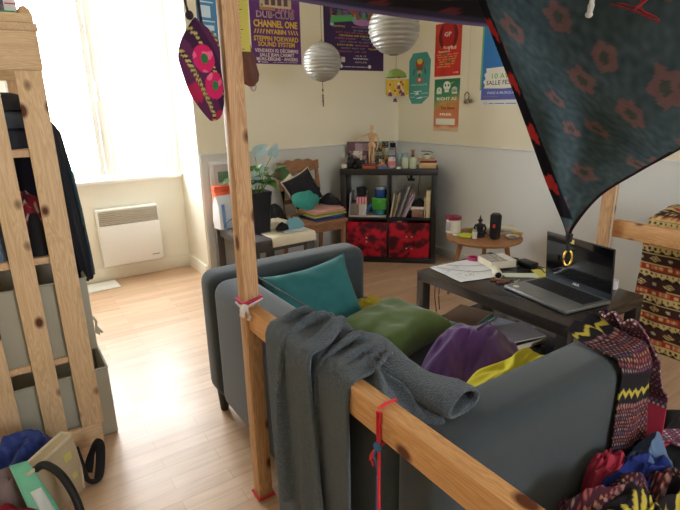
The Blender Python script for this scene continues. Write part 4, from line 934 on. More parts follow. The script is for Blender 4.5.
b = B(); b.bb(-.0052, -.0042, -W/2+.004, W/2-.004, .03, .228); bmesh.ops.transform(b.bm, matrix=sc, verts=b.bm.verts); b.obj('screen', gls, lid)
b = B(); b.bb(-.0054, -.0043, -W/2+.003, W/2-.003, .004, .028); bmesh.ops.transform(b.bm, matrix=sc, verts=b.bm.verts); b.obj('bezel', M('laptop_bezel', (70, 76, 86), .3, metal=.5), lid)
b = B(); b.text('ASUS', .017, sc @ Matrix.Translation((-.0056, 0, .010)) @ Matrix(((0, 0, -1, 0), (-1, 0, 0, 0), (0, 1, 0, 0), (0, 0, 0, 1))), bold=.0004, width=.036); b.obj('maker_mark', M('white_mark', (236, 236, 236), .4), lid)
b = B(); b.bb(-.0065, -.0055, .02, .068, .206, .226); bmesh.ops.transform(b.bm, matrix=sc, verts=b.bm.verts); b.obj('yellow_sticker', M('yellow_sticker', (218, 206, 120), .6), lid)
b = B(); b.cyl((.003, -W/2+.03, .02), (.003, W/2-.03, .02), .008); b.obj('hinge', lidm, t)
# --- papers and clutter
def lines(b, paths, z, r=.0012, m=1):
    for p in paths: b.tube(smooth_path([(x, y, z) for x, y in p], 6), r, 4, m=m, flat=.3)
mapm = M('map_paper', (222, 224, 226), .7, .03, 14); inkm = M('grey_ink', (84, 84, 92), .7); pinkm = M('faint_red_ink', (204, 150, 140), .7)
b = B(); rows = []
c00, c10, c11, c01 = Vector((1.79, 1.635, 0)), Vector((1.99, 1.585, 0)), Vector((2.31, 1.86, 0)), Vector((1.83, 1.90, 0))
for j in range(15):
    row = []
    for i in range(15):
        u, v = i/14, j/14; p = (c00*(1-u)+c10*u)*(1-v)+(c01*(1-u)+c11*u)*v
        row.append((p.x, p.y, .4515+.0022*(1+nz(u*3, v*3))))
    rows.append(row)
b.sheet(rows)
z = .4556
lines(b, [[(1.86, 1.87), (1.93, 1.74), (2.0, 1.68), (2.10, 1.67)], [(1.93, 1.87), (2.02, 1.78), (2.14, 1.74)]], z, .0028)
rn = random.Random(5)
for k in range(26):
    x, y = rn.uniform(1.84, 1.96), rn.uniform(1.65, 1.82); a = rn.uniform(0, 6)
    lines(b, [[(x, y), (x+.012*math.cos(a), y+.012*math.sin(a)), (x+.02*math.cos(a+.7), y+.02*math.sin(a+.7))]], z, .0008)
for k in range(3):
    x, y = 1.895+.01*k, 1.675+.006*k; lines(b, [[(x, y), (x+.01, y+.004), (x+.016, y)]], z, .0016, 2)
o = recenter(b.obj('large_paper', [mapm, inkm, pinkm], fixn=False)); tag(o, 'large white drawing sheet with curved dark lines on the coffee table', 'paper')
t = thing('tape_roll', 'magenta roll of tape lying on the white drawing sheet', 'tape', (2.12, 1.85, .4560))
b = B(); b.lathe([(.026, 0), (.035, 0), (.035, .014), (.026, .014), (.026, 0)], n=32); b.obj('roll', M('magenta_tape', (190, 60, 120), .4), t)
t = thing('thick_book', 'thick book with a grey photo cover on the coffee table', 'book', (2.15, 1.715, .4565), R(-20))
b = B(); b.bb(-.075, .075, -.072, .072, .0, .0025); b.bb(-.075, .075, -.072, .072, .035, .0375); b.bb(-.075, .075, .0695, .072, 0, .0375); b.obj('cover', M('white_cover', (216, 212, 206), .5), t)
b = B(); b.bb(-.072, .072, -.0705, .069, .003, .0348); b.obj('pages', pages, t)
b = B(); n1 = 22
b.sheet([[(-.073+.10*i/n1, -.07+.14*j/n1, .0379) for i in range(n1+1)] for j in range(n1+1)], [[lin([150+60*nz(i*.35, j*.35, 7), 144+56*nz(i*.35, j*.35, 7), 136+50*nz(i*.35, j*.35, 7)]) for i in range(n1+1)] for j in range(n1+1)]); b.obj('cover_photo', MC('photo_print', .45), t)
t = thing('power_adapter', 'black power adapter brick behind the thick book on the coffee table', 'adapter', (2.26, 1.60, .4505), R(-8))
b = B(); b.box((0, 0, .016), (.055, .10, .032), .005); b.obj('brick', M('black_plastic', (24, 24, 26), .4), t)
b = B(); b.tube(smooth_path([(0, -.05, .014), (.01, -.09, .008), (-.01, -.13, .004), (.02, -.18, .004), (.03, -.25, .004)]), .003, 6); b.tube(smooth_path([(0, .05, .014), (.01, .10, .01), (.03, .17, .006), (.0, .24, .005)]), .003, 6); b.obj('cable', MATS['black_plastic'], t)
o = recenter(B().box((2.285, 1.78, .455), (.05, .16, .006), .002, rot=(0, 0, .3)).obj('black_folder', M('black_card', (34, 34, 36), .6))); tag(o, 'flat black folder at the far edge of the coffee table', 'folder')
t = thing('white_torch', 'white cylindrical torch with a black end lying on the coffee table', 'torch', (1.985, 1.575, .4525), R(50))
b = B(); b.lathe([(0, -.03), (.019, -.03), (.022, -.02), (.022, .03), (.017, .04), (.017, .075), (0, .078)], (0, 0, .023), 20, rot=(0, PI/2, 0)); b.obj('body', M('cream_plastic', (222, 218, 194), .4), t)
b = B(); b.lathe([(0, -.036), (.014, -.036), (.016, -.029), (0, -.028)], (0, 0, .023), 18, rot=(0, PI/2, 0)); b.obj('end_cap', MATS['black_plastic'], t)
o = recenter(B().prism([(2.03, 1.56), (2.06, 1.61), (2.20, 1.50), (2.16, 1.44)], .451, .4528).obj('leaflet', M('leaflet_paper', (206, 214, 196), .6, .1, 40))); tag(o, 'pale green and white leaflet between the torch and laptop', 'leaflet')
o = recenter(B().prism([(2.15, 1.44), (2.22, 1.55), (2.30, 1.52), (2.23, 1.42)], .453, .4545).obj('yellow_paper', M('yellow_paper', (216, 206, 96), .6, .1, 20))); tag(o, 'yellow paper lying behind the laptop screen corner', 'paper')
t = thing('wooden_pen', 'brown wooden pen beside the drawing sheet', 'pen', (1.965, 1.53, .4505), R(-52))
b = B(); b.cyl((-.055, 0, .006), (.04, 0, .006), .0055); b.obj('barrel', M('pen_wood', (150, 92, 64), .5), t); b = B(); b.cyl((.04, 0, .006), (.058, 0, .006), .0055, .001); b.obj('tip', M('pen_tip', (60, 46, 40), .5), t)
t = thing('key_bunch', 'small bunch of keys with beads in front of the leaflet', 'keys', (1.985, 1.475, .4505), R(-35))
km = M('key_metal', (170, 166, 150), .3, metal=.9)
b = B(); b.tube([(.013*math.cos(k*PI/6), .013*math.sin(k*PI/6), .004) for k in range(12)], .0014, 6, closed=True); b.obj('ring', km, t)
for a in (-.5, .1, .8):
    b = B(); d = Vector((math.cos(a), math.sin(a), 0)); b.lathe([(0, 0), (.010, 0), (.010, .002), (0, .002)], d*.024+Vector((0, 0, .003)), 14); b.box(tuple(d*.046+Vector((0, 0, .004))), (.032, .006, .002), rot=(0, 0, a)); b.obj('key', km, t)
b = B()
for k in range(5): b.ball((-.02-.014*k, .004*(k % 2), .007), (.013, .013, .013), n=10)
b.obj('beads', M('brown_beads', (130, 80, 80), .4), t)
t = thing('kitchen_roll', 'small white paper roll behind the laptop at the table end', 'roll', (2.30, 1.16, .4505))
b = B(); b.lathe([(.008, 0), (.022, 0), (.022, .04), (.008, .04), (.008, 0)], n=24); b.obj('roll', M('white_packet', (0, 0, 0)), t)
# --- things on the lower shelf
under = [((96, 66, 52), 'brown', 1.935, 1.70, .158, .26, .20, .022, 8), ((214, 196, 160), 'cream', 1.925, 1.71, .1805, .25, .19, .010, 12), ((50, 160, 146), 'teal', 1.925, 1.70, .191, .25, .19, .012, 10), ((120, 96, 78), 'patterned brown', 1.94, 1.72, .2035, .24, .19, .008, 16),
         ((46, 44, 46), 'black', 2.00, 1.46, .158, .26, .22, .03, -8), ((176, 186, 200), 'pale blue', 1.98, 1.50, .1885, .26, .20, .006, 14), ((150, 146, 156), 'grey', 1.98, 1.45, .195, .25, .18, .008, -14)]
for c, nm, x, y, z, w_, d_, h, rz in under:
    tt = thing('magazine', '%s magazine lying under the coffee table' % nm, 'magazine', (x, y, z), R(rz), 'magazines stacked on the lower shelf')
    cm = M('magazine_%s' % nm.replace(' ', '_'), c, .45, .25 if 'patt' in nm or 'pale' in nm else .1, 14)
    b = B(); b.bb(-w_/2, w_/2, -d_/2, d_/2, 0, .0015); b.bb(-w_/2, w_/2, -d_/2, d_/2, h-.0015, h); b.bb(w_/2-.0015, w_/2, -d_/2, d_/2, 0, h); b.obj('cover', cm, tt)
    b = B(); b.bb(-w_/2+.002, w_/2-.0017, -d_/2+.002, d_/2-.002, .0017, h-.0017); b.obj('pages', pages, tt)
o = recenter(B().box((2.05, 1.26, .178), (.12, .09, .04), .004, rot=(0, 0, .2)).obj('black_case', M('black_case', (26, 26, 30), .5))); tag(o, 'black case on the lower shelf under the laptop', 'case')
o = recenter(B().box((1.86, 1.24, .163), (.02, .2, .01), .003, rot=(0, 0, -.25)).obj('white_ruler', M('ruler_white', (214, 214, 210), .4))); tag(o, 'narrow white ruler on the lower shelf of the coffee table', 'ruler')
o = recenter(B().box((2.12, 1.14, .205), (.12, .10, .09), .004, rot=(0, 0, .1)).obj('grey_carton', M('grey_carton', (140, 140, 148), .6, .15, 20))); tag(o, 'grey carton at the near end of the lower shelf', 'box')
# cable hanging under the table
b = B(); b.tube(smooth_path([(1.87, 1.885, .398), (1.85, 1.87, .30), (1.87, 1.875, .2), (1.86, 1.875, .165)]), .0025, 6); b.tube(smooth_path([(1.91, 1.885, .398), (1.88, 1.87, .3), (1.90, 1.88, .2)]), .0025, 6)
tag(recenter(b.obj('thin_cable', MATS['black_plastic'])), 'thin dark cable hanging under the far end of the coffee table', 'cable')

# ================================================================== ROUND TABLE
rw = wood('round_table_wood', (172, 122, 82), (146, 98, 62), 0, knots=False, rough=.4)
RTX, RTY, RZ = 2.67, 2.25, .42
t = thing('round_table', 'small round wooden table with splayed legs against the right wall', 'table', (RTX, RTY, 0))
b = B(); b.lathe([(0, RZ-.022), (.235, RZ-.022), (.25, RZ-.014), (.252, RZ-.004), (.248, RZ), (0, RZ)], n=48); b.obj('table_top', rw, t)
for a in (142, 38, -66):
    c, s_ = math.cos(R(a)), math.sin(R(a)); b = B(); b.cyl((c*.225, s_*.225, 0), (c*.15, s_*.15, RZ-.02), .011, .018, 14); b.obj('leg', rw, t)
def rt(x, y): return (x, y, RZ+.0005)
t = thing('lidded_jar', 'white jar with a dark red lid on the round table', 'jar', rt(2.585, 2.455))
b = B(); b.lathe([(0, 0), (.05, 0), (.052, .004), (.052, .095), (0, .095)], n=28); b.obj('body', M('white_jar', (222, 216, 204), .5, .04, 20), t); b = B(); b.lathe([(0, .0955), (.0545, .0955), (.055, .115), (.05, .118), (0, .118)], n=28); b.obj('lid', M('wine_lid', (130, 36, 66), .4), t)
b = B(); b.bb(-.0533, -.0523, -.02, .02, .02, .08); b.obj('label', M('grey_label', (160, 156, 164), .6), t)
o = recenter(B().prism([(2.52, 2.39), (2.56, 2.44), (2.61, 2.34), (2.57, 2.30)], RZ+.0005, RZ+.002).obj('white_note', M('paper_white', (0, 0, 0)))); tag(o, 'white slip of paper under the jar on the round table', 'paper')
lm = M('lime_plastic', (190, 200, 50), .5); lm2 = M('olive_lime', (150, 160, 50), .5)
o = recenter(B().lathe([(0, 0), (.052, 0), (.056, .006), (.05, .012), (0, .010)], (2.57, 2.325, RZ+.0022), 28).obj('lime_disc', lm)); tag(o, 'flat lime yellow disc at the front of the round table', 'disc')
o = recenter(B().lathe([(0, 0), (.034, 0), (.038, .012), (.036, .034), (0, .036)], (2.68, 2.345, RZ+.0005), 24).obj('lime_pot', lm2)); tag(o, 'small lime green pot behind the lime yellow disc', 'pot')
t = thing('small_bottle', 'tiny white bottle between the disc and the black figurine', 'bottle', rt(2.575, 2.25))
b = B(); b.lathe([(0, 0), (.016, 0), (.017, .003), (.017, .045), (0, .047)], n=18); b.obj('body', M('white_jar', (0, 0, 0)), t); b = B(); b.lathe([(0, .047), (.012, .047), (.012, .06), (0, .06)], n=16); b.obj('cap', M('grey_lid', (170, 176, 184), .4), t)
t = thing('seated_figurine', 'black seated meditating figurine on the round table', 'figurine', rt(2.64, 2.265), R(-40))
bl = M('figurine_black', (30, 28, 32), .45)
b = B(); b.lathe([(0, 0), (.034, 0), (.036, .006), (.034, .014), (.028, .017), (0, .017)], n=22); b.obj('pedestal', bl, t)
b = B(); b.ball((0, 0, .03), (.078, .05, .03)); b.ball((-.026, -.012, .028), (.034, .03, .022)); b.ball((.026, -.012, .028), (.034, .03, .022))
b.lathe([(0, .02), (.024, .024), (.021, .05), (.027, .078), (.024, .088), (.009, .094), (.008, .10), (0, .10)], n=16, sy=.72); b.ball((0, -.001, .112), (.026, .028, .034)); b.ball((0, 0, .130), (.014, .014, .014)); b.lathe([(0, .130), (.006, .132), (.002, .146), (0, .152)], n=10)
for s_ in (-1, 1): b.tube(smooth_path([(s_*.026, 0, .084), (s_*.036, -.002, .062), (s_*.030, -.018, .045), (s_*.006, -.026, .042)]), .0065, 8); b.ball((s_*.014, 0, .111), (.004, .007, .016), n=8)
b.obj('figure', bl, t)
t = thing('portable_speaker', 'black cylindrical portable speaker with a red badge on the round table', 'speaker', rt(2.675, 2.165), R(-55))
b = B(); b.lathe([(0, .008), (.030, .008), (.036, .016), (.037, .155), (.031, .166), (0, .166)], n=32); b.obj('body', M('speaker_mesh', (24, 25, 28), .8, .2, 300, bump=.3, bscale=600), t)
b = B(); b.lathe([(0, 0), (.026, 0), (.030, .004), (.030, .0085), (0, .0085)], n=28); b.obj('end_ring', bl, t); b = B(); b.lathe([(0, .1655), (.028, .1655), (.026, .171), (.02, .168), (0, .168)], n=28); b.obj('end_ring', bl, t)
b = B(); b.box((-.006, -.0375, .093), (.015, .002, .024), .0008); b.obj('badge', M('red_badge', (214, 62, 56), .4), t)
t = thing('book_stack', 'open white book lying at the back of the round table', 'book', (2.80, 2.27, RZ+.0005), R(-42))
b = B(); b.bb(-.135, .135, -.05, .09, 0, .016, .003); b.obj('page_block', M('stack_pages', (206, 200, 190), .7), t)
b = B(); b.box((-.06, .02, .03), (.15, .14, .024), .004, rot=(0, R(-6), 0)); b.box((.075, .025, .032), (.13, .14, .026), .004, rot=(0, R(8), 0)); b.obj('open_pages', M('cream_pages', (220, 214, 198), .7), t)
t = thing('ash_dish', 'small white dish at the right edge of the round table', 'dish', rt(2.775, 2.10))
b = B(); b.lathe([(0, .003), (.026, .003), (.042, .016), (.045, .016), (.03, 0), (0, 0)], n=24); b.obj('dish', M('white_glaze', (0, 0, 0)), t)
o = heap('dish_contents', M('grey_ash', (150, 150, 150), .9), (0, 0, .004), .028, .028, .016, 70, folds=4, parent=t, n=12)
o = recenter(B().box((2.865, 2.135, RZ+.011), (.05, .07, .02), .006, rot=(0, 0, .4)).obj('yellow_tin', M('tan_tin', (196, 160, 84), .5))); tag(o, 'small tan tin on the right rim of the round table', 'tin')
# ================================================================== PINE SHELVING UNIT ON THE LEFT
pz = wood('pale_pine_upright', (232, 204, 166), (212, 180, 140), 2); px_ = wood('pale_pine_cross', (232, 204, 166), (212, 180, 140), 0); py_ = wood('pale_pine_shelf', (226, 196, 160), (206, 172, 134), 1, knots=False)
t = thing('shelving_unit', 'tall pale pine shelving unit with slatted side holding clothes and fabric boxes', 'shelf', (-.11, 2.4, 0))
Yp = 2.03
for x0, x1 in ((.098, .178), (-.025, .048), (-.172, -.095), (-.32, -.242)):
    for y in (Yp, 2.78):
        b = B(); b.bb(x0, x1, y, y+.019, .088, 1.43, .002); b.obj('slat', pz, t, world=True)
for y in (Yp, 2.78):
    b = B(); b.bb(-.40, .182, y-.001, y+.021, 1.4305, 1.55, .003); b.obj('top_board', px_, t, world=True)
    b = B(); b.bb(-.40, .168, y-.001, y+.021, 0, .088, .003); b.obj('bottom_board', px_, t, world=True)
for z in (.372, .772, 1.152, 1.55):
    b = B(); b.bb(-.40, .172 if z < 1.5 else .186, Yp+.02 if z < 1.5 else Yp-.002, 2.779, z, z+.024, .002); b.obj('shelf_board', py_, t, world=True)
b = B(); b.bb(-.40, .03, Yp-.001, Yp+.12, 1.5745, 1.602, .003); b.bb(.032, .178, Yp-.001, Yp+.12, 1.5745, 1.602, .003); b.obj('loose_plank', px_, t, world=True)
# grey fabric boxes
gb = M('grey_box_fabric', (178, 177, 163), .9, .08, 12, bump=.15, bscale=400); dk = M('box_shadow_lining', (70, 72, 68), .9)
def fbox(label, x0, x1, y0, y1, z0, z1):
    tt = thing('fabric_box', label, 'storage box', ((x0+x1)/2, (y0+y1)/2, z0), group='grey fabric boxes in the pine unit')
    a, c, h = (x1-x0)/2, (y1-y0)/2, z1-z0
    b = B(); b.bb(-a, a, -c, -c+.006, 0, h, .002); b.bb(-a, a, c-.006, c, 0, h, .002); b.bb(-a, -a+.006, -c+.006, c-.006, 0, h, .002); b.bb(a-.006, a, -c+.006, c-.006, 0, h, .002); b.bb(-a+.006, a-.006, -c+.006, c-.006, 0, .006); b.obj('body', gb, tt)
    b = B(); b.tube([(-a, -c, h), (a, -c, h), (a, c, h), (-a, c, h)], .004, 6, closed=True); b.obj('rim', gb, tt)
    return tt
tt = fbox('grey fabric box on the middle shelf, upper one of the pine unit', -.20, .205, 2.062, 2.40, .397, .69)
b = B(); b.tube(smooth_path([(.206, -.13, .12), (.214, -.14, .10), (.212, -.145, .08)]), .005, 6)
for k in range(5): b.tube([(.212, -.145, .085), (.206+.006*k, -.15-.006*(k % 2), .058-.006*(k % 3))], .004, 5)
b.obj('raffia_tuft', M('raffia', (206, 204, 182), .9), tt)
fbox('grey fabric box on the floor of the pine unit, lower one', -.20, .228, 2.062, 2.42, .004, .305)
# folded clothes
def folded(nm, label, c, rx, ry, h, col, seed, var=.2, colf=None, rot=0., prof=9, folds=1.2, amp=.18):
    m = MC('printed_cotton', .9, bump=.1) if colf else M('cotton_%d_%d_%d' % col, col, .9, var, 16, bump=.12, bscale=300)
    o = heap(nm, m, c, rx, ry, h, seed, rot, folds=folds, amp=amp, colf=colf, n=30, profile=prof, lobes=.06); return tag(o, label, 'clothes')
z = 1.1765
folded('folded_jeans', 'dark navy folded jeans, lowest on the upper shelf of the pine unit', (-.03, 2.25, z), .19, .16, .085, (38, 44, 60), 80)
folded('folded_jumper', 'slate blue folded jumper on the upper shelf of the pine unit', (-.03, 2.25, z+.07), .185, .14, .075, (56, 66, 84), 81)
folded('folded_shirt', 'black folded shirt topmost on the upper shelf of the pine unit', (-.04, 2.24, z+.13), .18, .13, .06, (34, 38, 48), 82)
z = .7965
def bandana(u, v):
    a = math.sin(u*180)*math.sin(v*160); c = nz(u*30, v*30)
    if a > .62: return lin((206, 190, 186))
    if c > .25: return lin((60, 40, 52))
    return lin((134, 40, 56))
folded('red_bandana', 'red patterned cloth crumpled on the middle shelf of the pine unit', (.06, 2.20, z), .10, .12, .22, (0, 0, 0), 83, colf=bandana, prof=3, folds=2.4, amp=.4)
folded('denim_piece', 'faded blue denim on the middle shelf of the pine unit', (-.06, 2.13, z), .055, .055, .16, (104, 122, 146), 84, prof=3, folds=2, amp=.3)
folded('teal_shirt', 'dark teal cloth at the left front of the middle shelf', (-.17, 2.15, z), .10, .08, .09, (40, 88, 92), 85, prof=3)
folded('red_shirt', 'plain red cloth behind the teal one on the middle shelf', (-.20, 2.32, z), .12, .12, .17, (150, 30, 44), 86, prof=3)
folded('black_sock', 'black cloth lying on the red patterned cloth in the pine unit', (.075, 2.10, z+.003), .035, .035, .15, (30, 30, 36), 87, prof=3)
# dark garment hanging behind the slats
t = thing('hanging_garment', 'dark navy garment hanging inside the middle bay of the pine unit', 'garment', (.03, 2.45, .98))
b = B(); rows = []
for j in range(13):
    v = j/12; rows.append([(-.14+.26*i/24, .02*math.sin(i*.9+v)+.008*nz(i*.4, v*3), .165-v*.30+.0*i) for i in range(25)])
b.sheet(rows); o = b.obj('cloth', M('midnight_cloth', (32, 34, 52), .9, .15, 12), t, smooth=180); solid(o, .006)
# dark coat on the front of the unit
coat = M('dark_coat', (30, 34, 44), .75, .2, 10, bump=.15, bscale=60); coat2 = M('coat_trim', (46, 76, 88), .7)
t = thing('hanging_coat', 'long dark coat hanging on the front of the pine unit towards the window', 'coat', (.194, 2.28, .64))
b = B(); rows = []
prof = [(0, .034, .10), (.015, .038, .13), (.12, .041, .135), (.28, .042, .13), (.42, .041, .12), (.52, .036, .10), (.58, .034, .07), (.62, .016, .035), (.635, .004, .01)]
for z, rx, ry in prof:
    rows.append([((rx+.010*math.sin(k*1.3+z*4)*min(1, rx*20))*math.cos(2*PI*k/36)+.035*(1-z/.64)-.01, (ry+.014*math.sin(k*2.1+z*3)*min(1, rx*20))*math.sin(2*PI*k/36), z) for k in range(36)])
b.sheet(rows, wrap=True); b.prism([(x, y) for x, y, z in rows[0]], 0, .002); b.obj('body', coat, t, smooth=180)
b = B(); b.tube(smooth_path([(.034, -.07, .46), (.044, -.085, .3), (.052, -.09, .12), (.054, -.09, .02)]), .006, 6); b.obj('trim', coat2, t)
b = B(); b.tube(smooth_path([(-.002, -.02, .63), (-.01, -.03, .66), (-.03, -.03, .64)]), .004, 6); b.obj('hanging_loop', coat, t)
# on top of the unit
t = thing('printed_box', 'printed box with a white and red edge on top of the pine unit', 'box', (.065, 2.10, 1.6105))
b = B(); n1 = 24; cfb = [[lin([(190, 186, 190), (120, 110, 120), (80, 76, 96), (176, 150, 150)][int((nz(i*.4, j*.4, 2)+1)*2) % 4]) for i in range(n1+1)] for j in range(n1+1)]
b.sheet([[(-.12+.16*i/n1, -.036, .17*j/n1) for i in range(n1+1)] for j in range(n1+1)], cfb)
q0 = len(b.bm.verts); b.bb(-.12, .075, -.035, .035, 0, .17, .002)
for v in list(b.bm.verts)[q0:]: v[b.cl] = (*lin((226, 226, 230)), 1)
b.obj('body', MC('photo_print', .45), t, smooth=0, fixn=False)
b = B(); b.bb(.043, .074, -.0358, -.035, .038, .05); b.bb(.043, .074, -.0358, -.035, .02, .024); b.obj('red_print', M('red_print', (196, 60, 80), .5), t)
o = recenter(B().bb(-.10, .135, 2.05, 2.13, 1.6025, 1.610, .003).obj('green_mat', M('green_rubber', (56, 150, 110), .6))); tag(o, 'flat green mat under the printed box on the pine unit', 'mat')
o = heap('tan_cloth', M('tan_felt', (206, 170, 128), .9, .1, 20), (.158, 2.075, 1.6025), .022, .03, .028, 91, folds=2, amp=.3, n=16); tag(o, 'small tan bundle at the top right corner of the pine unit', 'bundle')
# ------------------------------------------------------------------ pile on the floor before the unit
blue_s = M('royal_satin', (28, 52, 128), .5, .2, 10, bump=.1, sheen=.2)
o = heap('blue_cloth', blue_s, (-.12, 1.875, 0), .17, .125, .24, 95, .15, folds=3, amp=.45, n=44, profile=2.6); tag(o, 'crumpled royal blue cloth on the floor against the pine unit', 'cloth')
t = thing('canvas_bag', 'beige canvas bag standing on the floor before the pine unit', 'bag', (-.045, 1.755, 0), R(38))
bg_ = M('beige_canvas', (190, 176, 148), .85, .08, 12, bump=.15, bscale=300)
b = B(); rows = []
for z, dx, dy, ox in ((0, .085, .045, 0), (.012, .092, .05, 0), (.12, .09, .046, 0), (.19, .088, .034, .0), (.215, .086, .022, .0)):
    rows.append([(x*dx+ox, y*dy-.02*(z/.22), z+(.012*x*(z > .1))) for x, y in ((-1, -.9), (-.9, -1), (-.3, -1.03), (.3, -1.03), (.9, -1), (1, -.9), (1, 0), (1, .9), (.9, 1), (.3, 1.04), (-.3, 1.04), (-.9, 1), (-1, .9), (-1, 0))])
b.sheet(rows, wrap=True); b.sheet([rows[-1], [(0, -.02, .215)]*14], wrap=True)
bmesh.ops.remove_doubles(b.bm, verts=b.bm.verts[:], dist=1e-5); b.prism([(p[0], p[1]) for p in rows[0]], 0, .002); b.obj('body', bg_, t)
b = B(); b.tube([(x, y, z+.002) for x, y, z in rows[-1]], .006, 6, closed=True); b.tube([(.086, -.046, .205), (.092, -.05, .1), (.09, -.048, .01)], .005, 6); b.obj('binding', M('beige_binding', (206, 194, 168), .8), t)
for c_, d_ in (((.045, -.056, .175), (.03, .003, .03)), ((.06, -.056, .09), (.02, .003, .025))): b = B(); b.box(c_, d_, .001, rot=(R(-8), 0, 0)); b.obj('yellow_tag', M('pale_yellow_tag', (206, 200, 120), .7), t)
strap = M('black_webbing', (26, 26, 28), .8, .15, 60)
b = B(); b.tube(smooth_path([(.05, 1.83, .14), (.062, 1.80, .06), (.08, 1.79, .012), (.11, 1.80, .012), (.135, 1.86, .08), (.128, 1.875, .11), (.10, 1.865, .06), (.08, 1.84, .015)], 6), .017, 8, flat=.25)
tag(recenter(b.obj('black_strap', strap)), 'black webbing strap looped on the floor beside the beige bag', 'strap')
o = heap('mauve_cloth', M('mauve_cotton', (136, 116, 118), .9, .12, 12, bump=.15), (-.185, 1.735, 0), .13, .085, .215, 97, .3, folds=2.5, amp=.4, n=36); tag(o, 'dusty mauve cloth in the floor pile left of the beige bag', 'cloth')
o = heap('red_cloth', M('crimson_cotton', (140, 24, 44), .9, .2, 12, bump=.15), (-.15, 1.57, 0), .115, .10, .19, 98, .1, folds=2.5, amp=.4, n=36); tag(o, 'crimson cloth at the front of the floor pile by the pine unit', 'cloth')
t = thing('plastic_folder', 'glossy green and white plastic sleeve leaning in the floor pile', 'folder', (-.06, 1.60, .0))
b = B(); g4 = lambda u, v, o: (Vector((-.135, 1.705, .235))*(1-u)+Vector((-.085, 1.70, .235))*u)*(1-v)+(Vector((-.075, 1.515, .0))*(1-u)+Vector((.005, 1.56, .0))*u)*v+Vector((.0, -.6, .8))*(o+.012*math.sin(v*4))
b.sheet([[g4(i/8, j/12, 0) for i in range(9)] for j in range(13)]); o = b.obj('sheet', M('green_plastic_sheet', (110, 190, 158), .2, .15, 20, spec=.6), t, world=True); solid(o, .003)
b = B(); b.sheet([[g4(.35+.5*i/4, .35+.35*j/6, .004) for i in range(5)] for j in range(7)]); o = b.obj('white_panel', M('white_gloss', (216, 226, 222), .15), t, world=True); solid(o, .001)
b = B(); b.tube(smooth_path([(-.075, 1.70, .19), (-.04, 1.66, .225), (.0, 1.60, .20), (.025, 1.545, .12), (.02, 1.51, .03), (-.01, 1.50, .013), (-.05, 1.52, .02)], 6), .0125, 10)
tag(recenter(b.obj('black_tube', M('black_rubber', (24, 25, 28), .55))), 'black rubber tube curving over the floor pile', 'tube')
t = thing('sunglasses_case', 'small black case with a white emblem at the front of the floor pile', 'case', (-.04, 1.475, .0), R(20))
b = B(); b.box((0, 0, .05), (.11, .06, .10), .02, seg=3); b.obj('body', M('black_plastic', (24, 24, 26), .4), t); b = B(); b.lathe([(0, 0), (.014, 0), (.014, .001), (0, .001)], (.0, -.0305, .075), 16, rot=(PI/2, 0, 0)); b.obj('emblem', M('white_mark', (236, 236, 236), .4), t)
# ================================================================== PRINTED SEAT BEHIND THE FAR RAIL
cr_, bk_, rd_, br_ = (212, 190, 130), (40, 30, 30), (160, 60, 42), (66, 40, 36)
def african(u, v):
    """bands of cream with black figures, red with cream squares and dark brown with cream lozenges"""
    P_ = .132; f = (v % P_)/P_; k = int(v//P_)
    if f < .30:
        tri = abs(((u*22) % 1)*2-1); h = f/.30
        if h < .08 or h > .94: return lin(bk_)
        if h < .5: return lin(bk_) if (h-.1)*2.2 < tri*.8 else lin(cr_)
        return lin(bk_) if ((u*38) % 1) < .34 and h < .8 else lin(cr_)
    if f < .60:
        h = (f-.30)/.30; w_ = (u*9+k*.5) % 1
        if h < .07 or h > .93: return lin(cr_)
        if .12 < w_ < .62 and .28 < h < .74: return lin((196, 116, 84)) if (w_*12 % 1) > .3 else lin(cr_)
        if .74 < w_ < .90 and .3 < h < .7: return lin(cr_)
        return lin(rd_)
    h = (f-.60)/.40; w_ = (u*7+k*.37) % 1
    d = abs(w_-.35)*2.6+abs(h-.5)*1.6
    if .34 < d < .50 and w_ < .72: return lin(cr_)
    if d < .18: return lin(cr_)
    if math.hypot((w_-.86)*1.6, (h-.5)*.8) < .13: return lin((196, 186, 160))
    if h > .95: return lin(cr_)
    return lin(br_)
t = thing('covered_seat', 'tall folded seat in brown, red and cream african print behind the far pine rail', 'seat', (2.93, .9, 0))
b = B(); rows = []; cols = []
Y0, Y1, X0, X1, H_ = 1.27, .30, 2.74, 3.05, .70
# outline in plan walked round the block, then up the height
def outline(z):
    bulge = .003*math.sin(z*24)+.004*math.sin(z*9)
    pts = []
    a = X0-bulge
    for k in range(140): pts.append((a+.010*nz(k*.08, z*4), Y0-.03-(Y0-Y1-.03)*k/139))
    front = pts[::-1]
    corner = [(X0+.03-.03*math.cos(q*PI/2/8)-bulge, Y0-.03+.03*math.sin(q*PI/2/8)) for q in range(1, 9)]
    back = [(X0+.03+(X1-X0-.06)*k/16, Y0+.006*math.sin(k)) for k in range(1, 17)]+[(X1, Y0-.03), (X1, Y1)]
    return front+corner+back
nz_ = 130
for j in range(nz_+1):
    z = H_*j/nz_; o_ = outline(z); row = []; cc = []; s_ = 0
    for k, (x, y) in enumerate(o_):
        if k: s_ += math.hypot(x-o_[k-1][0], y-o_[k-1][1])
        top = max(0, (z-(H_-.06))/.06); row.append((x+.02*top*top*(1 if x < 2.9 else -.5), y-.0*top, z)); cc.append(african(s_, z+.004*nz(s_*2, 1)))
    rows.append(row); cols.append(cc)
b.sheet(rows, cols)
